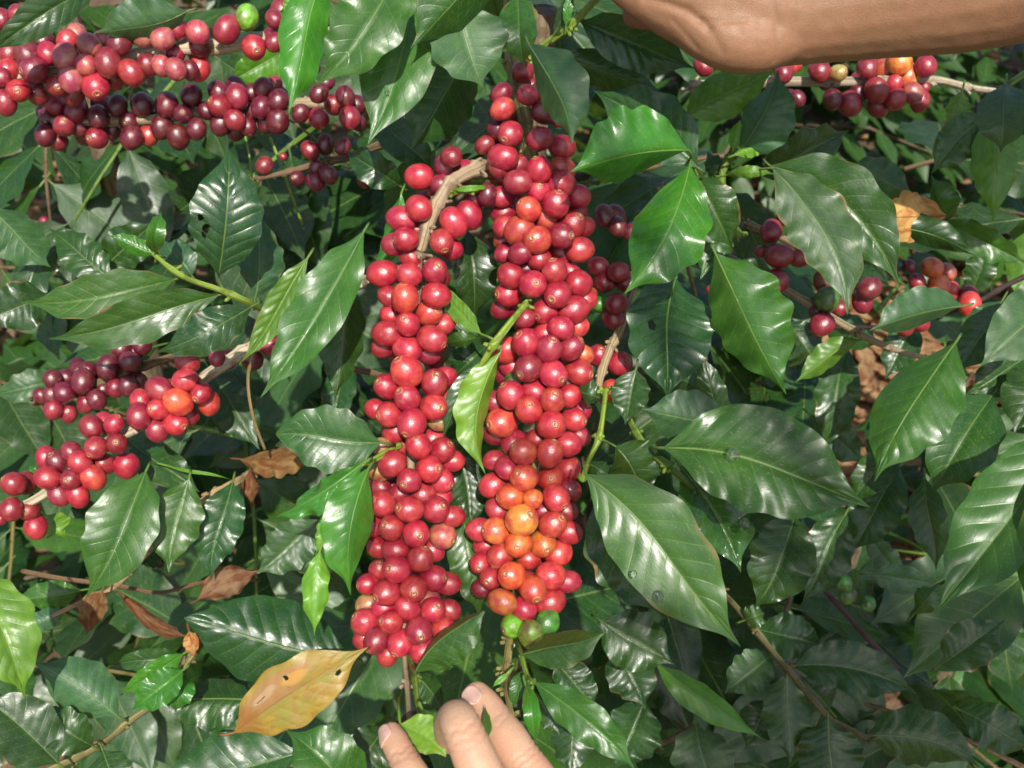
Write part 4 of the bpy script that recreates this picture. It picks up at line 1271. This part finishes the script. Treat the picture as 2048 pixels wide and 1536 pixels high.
# ------------------------------------------------------------------ bushes further back
def far_bush(x, y, h, w, n, label, seed, cher=0):
    rnd = random.Random(seed)
    root = thing('coffee_bush', (x, y, 0), label, 'bush', 'coffee bushes')
    v, f, uv = [], [], []
    pts = [Vector((x + .02 * math.sin(i), y, -.02 + h * .9 * i / 6)) for i in range(7)]
    add_tube(v, f, uv, pts, [.016 - .0015 * i for i in range(7)], 9)
    for k in range(16):
        z = h * (.15 + .75 * k / 16)
        a = k * 2.4
        l = w * (1.05 - .55 * k / 16)
        s = Vector((x, y, z))
        add_tube(v, f, uv, [s, s + Vector((math.cos(a), math.sin(a), .2)) * l * .5, s + Vector((math.cos(a), math.sin(a), .02)) * l], [.006, .004, .002], 6)
    link('trunk', pydata('trunk', [tuple(p) for p in v], f, uv), M_BARK, root, (.20, .15, .10, .85))
    v, f, uv = [], [], []
    for k in range(n):
        z = h * (rnd.random() ** .8) * 1.02 + .06
        rr = w * (1.1 - .6 * z / h) * math.sqrt(rnd.uniform(.15, 1))
        a = rnd.uniform(0, 6.28)
        p = Vector((x + rr * math.cos(a), y + rr * math.sin(a), z))
        out = Vector((math.cos(a + rnd.uniform(-.9, .9)), math.sin(a + rnd.uniform(-.9, .9)), rnd.uniform(-.8, .25))).normalized()
        up = Vector((rnd.uniform(-.5, .5), rnd.uniform(-.7, .3), 1))
        Z = (up - out * up.dot(out)).normalized()
        X = out.cross(Z)
        L = rnd.uniform(.08, .145)
        hw = L * rnd.uniform(.18, .23)
        n0 = len(v)
        dr = rnd.uniform(.1, .4)
        for i in range(6):
            u = i / 5
            ww = profile(min(.999, max(.02, u))) * hw if 0 < i < 5 else .0008
            c = p + out * (L * u) - Z * (dr * L * u * u * .5)
            wv = .1 * hw * math.sin(u * 9 + k)
            for t in (-1, 0, 1):
                v.append(c + X * (t * ww) + Z * (abs(t) * (ww * .2 + wv)))
                uv.append((u, .5 + .5 * t))
        for i in range(5):
            for j in (0, 1):
                a0 = n0 + i * 3 + j
                f.append((a0, a0 + 1, a0 + 4, a0 + 3))
    c = GREENS[rnd.choice('mmd')]
    cr = link('crown', pydata('crown', [tuple(p) for p in v], f, uv), M_LEAF, root, (c[0] * 1.15, c[1] * 1.15, c[2], .40))
    cr['kind'] = 'stuff'
    for k in range(cher):
        z = h * rnd.uniform(.4, .95)
        a = rnd.uniform(3.4, 6.0)
        rr = w * (1.1 - .6 * z / h) * rnd.uniform(.7, 1.0)
        for q in range(5):
            o = link('cherry', rnd.choice(CH_MES), None, root)
            cc = CC[rnd.choice('rddpb')]
            o.color = cc + (1,)
            s = rnd.uniform(.006, .0075)
            o.scale = (s, s, s)
            o.location = (x + rr * math.cos(a) + rnd.uniform(-.015, .015), y + rr * math.sin(a) + rnd.uniform(-.015, .015), z + rnd.uniform(-.015, .015))
            o.rotation_euler = (rnd.uniform(0, 6), rnd.uniform(0, 6), 0)


far_bush(-1.05, 1.75, 1.25, .62, 750, 'coffee bush in the gaps behind the top left branches', 1, 5)
far_bush(-.25, 2.0, 1.15, .60, 650, 'coffee bush hidden mostly behind the tops of the two crowded branches', 2, 3)
far_bush(.72, 2.65, .9, .6, 1000, 'sunlit coffee bush glimpsed below the branch under the forearm', 3, 2)
far_bush(1.75, 2.05, 1.2, .6, 900, 'coffee bush behind the leaves along the right edge', 4, 3)
far_bush(1.45, 3.2, 1.2, .75, 1500, 'distant pale green coffee bush at the top right corner', 5, 0)
far_bush(.35, 3.3, 1.2, .8, 1300, 'distant coffee bush just under the forearm', 6, 0)
far_bush(-1.1, 3.1, 1.35, .8, 1000, 'distant coffee bush in the top left corner', 7, 2)
far_bush(2.5, 3.1, 1.3, .8, 900, 'distant coffee bush beyond the right edge of the forearm', 11, 0)
far_bush(1.0, 1.2, .55, .34, 330, 'small low coffee bush on the ground at the lower right edge', 8, 0)
far_bush(-.55, 1.15, .60, .42, 380, 'low coffee growth in the dark gaps at the lower left', 9, 0)
far_bush(.12, 1.2, .6, .40, 330, 'low coffee growth in the dark gaps below the two crowded branches', 10, 0)


# ------------------------------------------------------------------ fallen leaves
def litter():
    rnd = random.Random(4)
    v, f, uv = [], [], []
    for k in range(4200):
        x, y = rnd.uniform(-2.2, 2.6), rnd.uniform(.5, 4.6)
        if k > 2800:
            x, y = rnd.uniform(.3, 1.9), rnd.uniform(1.1, 3.0)
        p = Vector((x, y, ground_z(x, y) + rnd.uniform(.004, .03)))
        a = rnd.uniform(0, 6.28)
        out = Vector((math.cos(a), math.sin(a), rnd.uniform(-.15, .25))).normalized()
        Z = (Vector((rnd.uniform(-.4, .4), rnd.uniform(-.4, .4), 1)))
        Z = (Z - out * Z.dot(out)).normalized()
        X = out.cross(Z)
        L = rnd.uniform(.07, .14)
        hw = L * rnd.uniform(.17, .25)
        cu = rnd.uniform(-.5, .8)
        n0 = len(v)
        for i in range(6):
            u = i / 5
            ww = profile(min(.999, max(.02, u))) * hw if 0 < i < 5 else .001
            c = p + out * (L * u) + Z * (cu * L * .25 * (u - .5) ** 2 * 4)
            for t in (-1, 0, 1):
                v.append(c + X * (t * ww) + Z * (abs(t) * ww * cu * .8 + rnd.uniform(-.003, .003)))
                uv.append((u + (k % 37) * 1.0, .5 + .5 * t))
        for i in range(5):
            for j in (0, 1):
                a0 = n0 + i * 3 + j
                f.append((a0, a0 + 1, a0 + 4, a0 + 3))
    o = link('leaf_litter', pydata('leaf_litter', [tuple(p) for p in v], f, uv), M_DEAD, None, (.38, .25, .13, .7))
    tag(o, 'dry tan leaf litter covering the soil', 'leaf litter', kind='stuff')


litter()

DEADC = (.23, .135, .070, .7)
o = leaf(None, (468, 1466), (737, 1294), 62, 66, .535, .525, 'y', bow=-6, wave=.6, q=.0007, hi=True, pet=(436, 1470, .54), name='yellow_leaf',
         holes=((.76, .32, .022, .11), (.26, -.40, .05, .022), (.47, -.50, .012, .10)))
o.data.materials[0] = M_YEL
tag(o, 'yellow and brown dying leaf with holes lying over dark leaves at lower left', 'leaf')
o = leaf(None, (395, 1200), (520, 1140), 34, 30, .615, .62, DEADC, bow=-6, wave=1.6, curl=.6, name='dead_leaf')
tag(o, 'pale brown dry leaf above the big ribbed leaf at lower left', 'leaf')
o = leaf(None, (372, 1272), (225, 1168), 12, 16, .60, .645, DEADC, bow=-18, wave=2.0, curl=.9, name='dead_leaf')
tag(o, 'thin curled brown dry leaf strip between dark leaves at lower left', 'leaf')
o = leaf(None, (205, 1180), (172, 1272), 26, 28, .63, .635, (.25, .15, .07, .7), bow=4, wave=.7, q=.0022, name='dead_leaf')
tag(o, 'ribbed brown dry leaf hanging straight down at lower left', 'leaf')
o = leaf(None, (478, 918), (636, 930), 24, 34, .655, .65, (.26, .16, .06, .7), bow=-4, wave=1.8, curl=.5, name='dead_leaf')
tag(o, 'crumpled brown dry leaf on the twig left of the crowded branches', 'leaf')
o = leaf(None, (500, 935), (505, 1020), 16, 18, .66, .66, (.22, .11, .05, .7), wave=1.8, curl=.5, name='dead_leaf')
tag(o, 'small dark brown dry leaf dangling below a crumpled one, left of centre', 'leaf')
o = leaf(None, (1895, 432), (1750, 436), 50, 50, .69, .68, (.55, .33, .12, .6), wave=1.2, curl=.3, blunt=.5, name='dead_leaf')
tag(o, 'large tan dry leaf caught among green leaves at the right', 'leaf')
o = leaf(None, (378, 1262), (388, 1312), 14, 16, .59, .59, (.42, .24, .10, .7), wave=1, curl=.4, name='dead_leaf', blunt=.5)
tag(o, 'small orange-brown leaf scrap at the tip of the curled dry strip', 'leaf')


# ------------------------------------------------------------------ water drops
def drop(px, py, d, r, label, flat=.45):
    bm = bmesh.new()
    bmesh.ops.create_icosphere(bm, subdivisions=3, radius=1)
    for vv in bm.verts:
        vv.co.z = vv.co.z * flat if vv.co.z > 0 else vv.co.z * .12
        vv.co.x *= 1 + .2 * noise.noise(vv.co * 1.1 + Vector((px, 0, 0)))
    me = bpy.data.meshes.new('water_drop')
    bm.to_mesh(me)
    bm.free()
    me.polygons.foreach_set('use_smooth', [True] * len(me.polygons))
    o = link('water_drop', me, M_WATER)
    o.location = P(px, py, d)
    o.rotation_mode = 'QUATERNION'
    o.rotation_quaternion = camdir(.1, .1, 1).to_track_quat('Z', 'Y')
    o.scale = (r, r * 1.25, r)
    tag(o, label, 'water drop', 'water drops on leaves')


drop(737, 138, .545, .0024, 'round water drop on the dark leaf hanging at top, left of centre')
drop(774, 176, .545, .0014, 'tiny water drop near the midrib of the leaf hanging at top centre')
drop(1318, 1192, .506, .0024, 'water drop low on the big leaf right of the orange cherries')
drop(1268, 1148, .506, .0016, 'smaller water drop above another on the big leaf right of the orange cherries')
drop(1468, 906, .526, .0034, 'flat wide water drop on the broad leaf pointing right')
drop(1490, 1048, .55, .0027, 'water drop at the margin of the wet glossy leaf under the broad leaf')


# ================================================================== HANDS
def sweep(v, f, path, seg=20):
    """closed round-capped tube; path: (Vector, ra, rb, up Vector): ra across, rb along up"""
    n0 = len(v)
    N = len(path)
    rows = []

    def ring(c, s, b, ra, rb):
        for k in range(seg):
            a = 2 * math.pi * k / seg
            v.append(c + s * (math.cos(a) * ra) + b * (math.sin(a) * rb))
    cnt = 0
    for i, (p, ra, rb, up) in enumerate(path):
        t = (path[min(i + 1, N - 1)][0] - path[max(i - 1, 0)][0]).normalized()
        s = t.cross(up).normalized()
        b = s.cross(t).normalized()
        if i == 0:
            for k in (.98, .9, .72, .45, .2):
                c = math.sqrt(1 - k * k)
                ring(p - t * (k * min(ra, rb)), s, b, ra * c, rb * c)
                cnt += 1
        ring(p, s, b, ra, rb)
        cnt += 1
        if i == N - 1:
            for k in (.2, .45, .72, .9, .98):
                c = math.sqrt(1 - k * k)
                ring(p + t * (k * min(ra, rb)), s, b, ra * c, rb * c)
                cnt += 1
    for i in range(cnt - 1):
        for k in range(seg):
            a, b_ = n0 + i * seg + k, n0 + i * seg + (k + 1) % seg
            f.append((a, b_, b_ + seg, a + seg))
    f.append(tuple(n0 + k for k in range(seg))[::-1])
    m = n0 + (cnt - 1) * seg
    f.append(tuple(m + k for k in range(seg)))


def limb(nodes, up, n=6):
    """nodes: (px, py, depth, ra mm, rb mm) -> smooth path for sweep"""
    out = []
    for (x, y, d, ra, rb) in smooth_path(nodes, n):
        out.append((P(x, y, d), ra * .001, rb * .001, up))
    return out


def skin_mesh(name, limbs, voxel, smooth_it, mat, joints=(), creases=()):
    v, f = [], []
    for l in limbs:
        sweep(v, f, l)
    me = pydata(name, [tuple(p) for p in v], f)
    tmp = bpy.data.objects.new(name + '_build', me)
    COL.link(tmp)
    m = tmp.modifiers.new('remesh', 'REMESH')
    m.mode = 'VOXEL'
    m.voxel_size = voxel
    s = tmp.modifiers.new('smooth', 'SMOOTH')
    s.factor = .5
    s.iterations = smooth_it
    dg = bpy.context.evaluated_depsgraph_get()
    res = bpy.data.meshes.new_from_object(tmp.evaluated_get(dg))
    bpy.data.objects.remove(tmp)
    res.name = name
    res.update()
    # knuckle folds (across the finger at each joint) and skin creases (along a drawn line)
    nvt = len(res.vertices)
    co = np.empty(nvt * 3, np.float32)
    no = np.empty(nvt * 3, np.float32)
    res.vertices.foreach_get('co', co)
    res.vertices.foreach_get('normal', no)
    co, no = co.reshape(-1, 3).astype(float), no.reshape(-1, 3)
    off = np.zeros(nvt)
    wob = .0003 * np.sin(co[:, 0] * 900 + co[:, 1] * 700) + .0003 * np.sin(co[:, 2] * 1100 + co[:, 0] * 500)
    for (c, ax, rad, lines) in joints:
        dl = co - np.array(c)
        r = np.sqrt((dl ** 2).sum(1))
        sx = dl @ np.array(ax) + wob
        fall = np.clip(1 - (r / rad) ** 2, 0, 1)
        for (s0, dp, wd) in lines:
            off -= dp * fall * np.exp(-((sx - s0) / wd) ** 2)
    if creases:
        M = np.array(CM.inverted())
        q = co @ M[:3, :3].T + M[:3, 3]
        z = np.maximum(1e-3, -q[:, 2])
        X, Y = 1024 + q[:, 0] / z / TH * 1024, 768 - q[:, 1] / z / TH * 1024
        front = (no @ (np.array(CAM) - co.mean(0))) > 0
        for (line, dp, wd) in creases:
            dm = np.full(nvt, 1e9)
            for (a, b) in zip(line[:-1], line[1:]):
                vx, vy = b[0] - a[0], b[1] - a[1]
                k = np.clip(((X - a[0]) * vx + (Y - a[1]) * vy) / (vx * vx + vy * vy), 0, 1)
                dm = np.minimum(dm, np.hypot(X - a[0] - vx * k, Y - a[1] - vy * k))
            off -= dp * np.exp(-(dm / wd) ** 2) * front
    for (a, k) in ((.00035, 70.0), (.00018, 190.0)):
        off += np.array([a * noise.noise(Vector(c) * k) for c in co]) if creases else 0.0
    co += no * off[:, None]
    res.vertices.foreach_set('co', co.astype(np.float32).ravel())
    res.update()
    res.polygons.foreach_set('use_smooth', [True] * len(res.polygons))
    res.materials.clear()
    res.materials.append(mat)
    return res


M_SKIN = skin_material('skin_hand', (.53, .335, .21, 1), (.38, .205, .125, 1), (.54, .29, .185, 1))
M_SKIN2 = skin_material('skin_arm', (.265, .145, .075, 1), (.17, .083, .040, 1), (.29, .145, .078, 1), hair=True)
M_NAIL = simple_material('fingernail', (.60, .37, .29, 1), .35)

# hand at the bottom
UPC = camdir(0, .15, 1)
fi = limb([(953, 1393, .474, 7.2, 6.6), (967, 1411, .470, 8.2, 7.6), (992, 1444, .463, 8.6, 8.2), (1016, 1480, .455, 9.4, 9), (1050, 1530, .448, 9.6, 9.2), (1130, 1650, .435, 11.5, 11)], camdir(-.55, .25, 1))
fm2 = limb([(898, 1480, .478, 6.5, 6.5), (900, 1455, .465, 7.8, 7.4), (912, 1440, .447, 8.8, 8.4), (920, 1448, .436, 9.0, 8.8), (938, 1490, .428, 9.2, 9), (965, 1550, .424, 9.8, 9.6), (1015, 1650, .422, 11.5, 11)], camdir(-.1, .1, 1))
fr_ = limb([(783, 1468, .468, 5.6, 5.4), (790, 1484, .464, 6.6, 6.2), (806, 1516, .457, 7.2, 6.8), (832, 1566, .447, 8.2, 8), (905, 1690, .432, 10.5, 10)], camdir(-.6, .2, 1))
fp = limb([(700, 1640, .47, 5.4, 5.2), (730, 1665, .462, 6.2, 6), (770, 1700, .452, 7, 6.8), (850, 1780, .435, 9, 9)], camdir(-.5, .2, 1))
palm = limb([(1000, 1640, .43, 40, 12), (1020, 1760, .422, 44, 15), (1060, 1900, .41, 40, 18), (1090, 2010, .40, 30, 20), (1120, 2150, .38, 30, 23), (1180, 2500, .33, 36, 32)], camdir(0, .1, 1))
th = limb([(1250, 1640, .49, 7.5, 6.5), (1245, 1690, .48, 9.5, 8.5), (1225, 1760, .46, 10.5, 10), (1150, 1870, .43, 14, 14)], camdir(.5, 0, 1))
F3L = ((-.0042, .0005, .0007), (-.0018, .0008, .0008), (.0008, .0008, .0008), (.0034, .0005, .0007))
F2L = ((-.0085, .0006, .0008), (-.0055, .0009, .0009), (-.002, .0007, .0008), (.0015, .0006, .0008))


def joint(px, py, d, ax, rad, lines):
    a = P(px, py, d)
    return (a, (P(px + ax[0], py + ax[1], d) - a).normalized(), rad, lines)


hand = link('person', skin_mesh('person', [fi, fm2, fr_, fp, palm, th], .0008, 8, M_SKIN, joints=[
    joint(990, 1441, .463, (-36, -56), .014, F3L), (joint(1040, 1515, .45, (-40, -60), .016, F3L)), joint(803, 1510, .457, (-24, -48), .012, F3L),
    joint(922, 1452, .433, (-25, -60), .017, F2L), joint(965, 1550, .424, (-25, -60), .015, F3L)]))
tag(hand, 'light-skinned hand reaching up from the bottom edge, fingers against the branch tips', 'person')


def nail(parent, px, py, d, tipward, normal, L, half, r0):
    """nail plate wrapped on the finger: (px, py, d) lies on the finger's axis, tipward = next axis point towards the tip"""
    c = P(px, py, d)
    ax = (P(*tipward) - c).normalized()
    n = (normal - ax * normal.dot(ax)).normalized()
    s = ax.cross(n).normalized()
    v, f = [], []
    nu, nv = 14, 12
    for i in range(nu + 1):
        u = i / nu * 2 - 1
        e = 1.0 if abs(u) < .45 else math.sqrt(max(.05, 1 - ((abs(u) - .45) / .58) ** 2))
        for j in range(nv + 1):
            ang = (j / nv * 2 - 1) * half * e
            dr = n * math.cos(ang) + s * math.sin(ang)
            o = c + ax * (u * L * .5)
            ok, loc, nn, _ = parent.ray_cast(o + dr * .02, -dr)
            k = (loc - o).length if ok else r0
            v.append(o + dr * (max(k, r0 * .86) + .00030))
    for i in range(nu):
        for j in range(nv):
            a = i * (nv + 1) + j
            f.append((a, a + 1, a + nv + 2, a + nv + 1))
    o = link('fingernail', pydata('fingernail', [tuple(p) for p in v], f), M_NAIL, parent)
    md = o.modifiers.new('solid', 'SOLIDIFY')
    md.thickness = .0009
    md.offset = 0
    return o


bpy.context.view_layer.update()
nail(hand, 957, 1398, .473, (945, 1383, .476), camdir(-.62, .28, .80), .0105, .86, .0070)
nail(hand, 785, 1473, .4668, (779, 1461, .470), camdir(-.66, .20, .80), .0092, .86, .0056)

# arm across the top right corner
fore = limb([(2500, -120, 0.460, 52.9, 46.0), (2150, -112, 0.489, 46.0, 41.4), (1900, -46, 0.506, 37.9, 33.3), (1720, -8, 0.517, 32.2, 27.6), (1600, 8, 0.523, 31.0, 26.4), (1530, 0, 0.523, 34.5, 27.6), (1450, -40, 0.523, 41.4, 25.3), (1360, -110, 0.529, 46.0, 20.7), (1270, -190, 0.540, 43.7, 16.1)], camdir(.1, -.1, 1), 8)
heel = limb([(1590, 60, 0.520, 13.8, 13.8), (1520, 78, 0.517, 17.2, 16.1), (1450, 66, 0.517, 18.4, 16.1), (1370, 16, 0.523, 17.2, 14.9), (1290, -30, 0.529, 13.8, 12.6)], camdir(0, 0, 1))
thm = limb([(1268, 30, 0.564, 7.5, 6.9), (1290, 25, 0.558, 9.8, 9.2), (1335, 20, 0.550, 11.5, 11.5), (1420, 30, 0.535, 14.9, 14.9)], camdir(0, 0, 1))
fg = []
for k, (x0, y0) in enumerate([(1150, -130), (1185, -195), (1230, -250), (1280, -300)]):
    fg.append(limb([(x0 - 190, y0 + 10, 0.598, 7.8, 7.8), (x0 - 150, y0 - 20, 0.575, 9.0, 9.0), (x0 - 80, y0 - 40, 0.558, 9.6, 9.6), (x0, y0 - 20, 0.546, 10.5, 10.5), (x0 + 110, y0 + 20, 0.538, 12.3, 12.3)], camdir(0, 0, 1)))
arm = link('person', skin_mesh('person', [fore, heel, thm] + fg, .0014, 8, M_SKIN2, creases=[
    ([(1290, -5), (1335, 8), (1375, 22), (1400, 40), (1416, 56)], .0018, 9), ([(1416, 56), (1432, 78), (1446, 104)], .0006, 8),
    ([(1400, 40), (1440, 44), (1490, 40)], .0008, 6), ([(1540, -10), (1552, 40), (1556, 90), (1550, 120)], .0006, 5), ([(1575, -20), (1588, 40), (1590, 95)], .0005, 5), ([(1345, 40), (1372, 70), (1396, 98)], .0005, 5)]))
tag(arm, 'tanned bare forearm and wrist reaching in across the top right corner', 'person')


# ------------------------------------------------------------------ unseen tree added behind the camera to keep sun off the lower right
def added_shade_tree():
    rnd = random.Random(9)
    root = thing('added_shade_tree', (1.5, -2.6, 0), 'unseen tree added behind the viewer to shade the lower right', 'tree')
    ctr = P(1720, 1400, .65) + sun_vec * 2.6
    v, f, uv = [], [], []
    add_tube(v, f, uv, [Vector((1.5, -2.6, -.05)), Vector((1.45, -2.55, 1.0)), Vector((1.5, -2.5, 2.2)), Vector((1.4, -2.4, 3.4))], [.12, .10, .085, .06], 14)
    s = Vector((1.5, -2.5, 2.2))
    limbs = [[s, (s + ctr) / 2 + Vector((0, 0, .25)), ctr, ctr * 1.25 - s * .25]]
    for k in range(7):
        a = ctr + Vector((rnd.uniform(-.1, .1), rnd.uniform(-.1, .1), 0))
        limbs.append([a, a + Vector((rnd.uniform(-.3, .3), rnd.uniform(-.3, .3), rnd.uniform(-.15, .25)))])
    for l in limbs:
        add_tube(v, f, uv, l, [.035 * (1 - .8 * i / (len(l) - 1)) if len(l) > 2 else .006 for i in range(len(l))], 8)
    link('trunk', pydata('trunk', [tuple(p) for p in v], f, uv), M_BARK, root, (.22, .17, .12, .85))
    v, f, uv = [], [], []
    n = 0
    while n < 190:
        px, py = rnd.uniform(1400, 2350), rnd.uniform(1100, 1750)
        if (px - 1400) / 420 + (py - 1100) / 330 < 1.0:
            continue
        n += 1
        p = P(px, py, .65) + sun_vec * rnd.uniform(2.3, 2.9)  # added leaves sit sunward of the area they are meant to darken
        out = Vector((rnd.uniform(-1, 1), rnd.uniform(-1, 1), rnd.uniform(-.6, .2))).normalized()
        up = Vector((rnd.uniform(-.6, .6), rnd.uniform(-.6, .6), 1))
        Z = (up - out * up.dot(out)).normalized()
        X = out.cross(Z)
        L = rnd.uniform(.05, .10)
        n0 = len(v)
        for i in range(5):
            u = i / 4
            ww = profile(u) * L * .26 if 0 < i < 4 else .0008
            for t in (-1, 0, 1):
                v.append(p + out * (L * u) + X * (t * ww) + Z * (abs(t) * ww * .25 - .2 * L * u * u))
                uv.append((u, .5 + .5 * t))
        for i in range(4):
            for j in (0, 1):
                a0 = n0 + i * 3 + j
                f.append((a0, a0 + 1, a0 + 4, a0 + 3))
    cr = link('crown', pydata('crown', [tuple(p) for p in v], f, uv), M_LEAF, root, (.05, .11, .02, .4))
    cr['kind'] = 'stuff'


added_shade_tree()
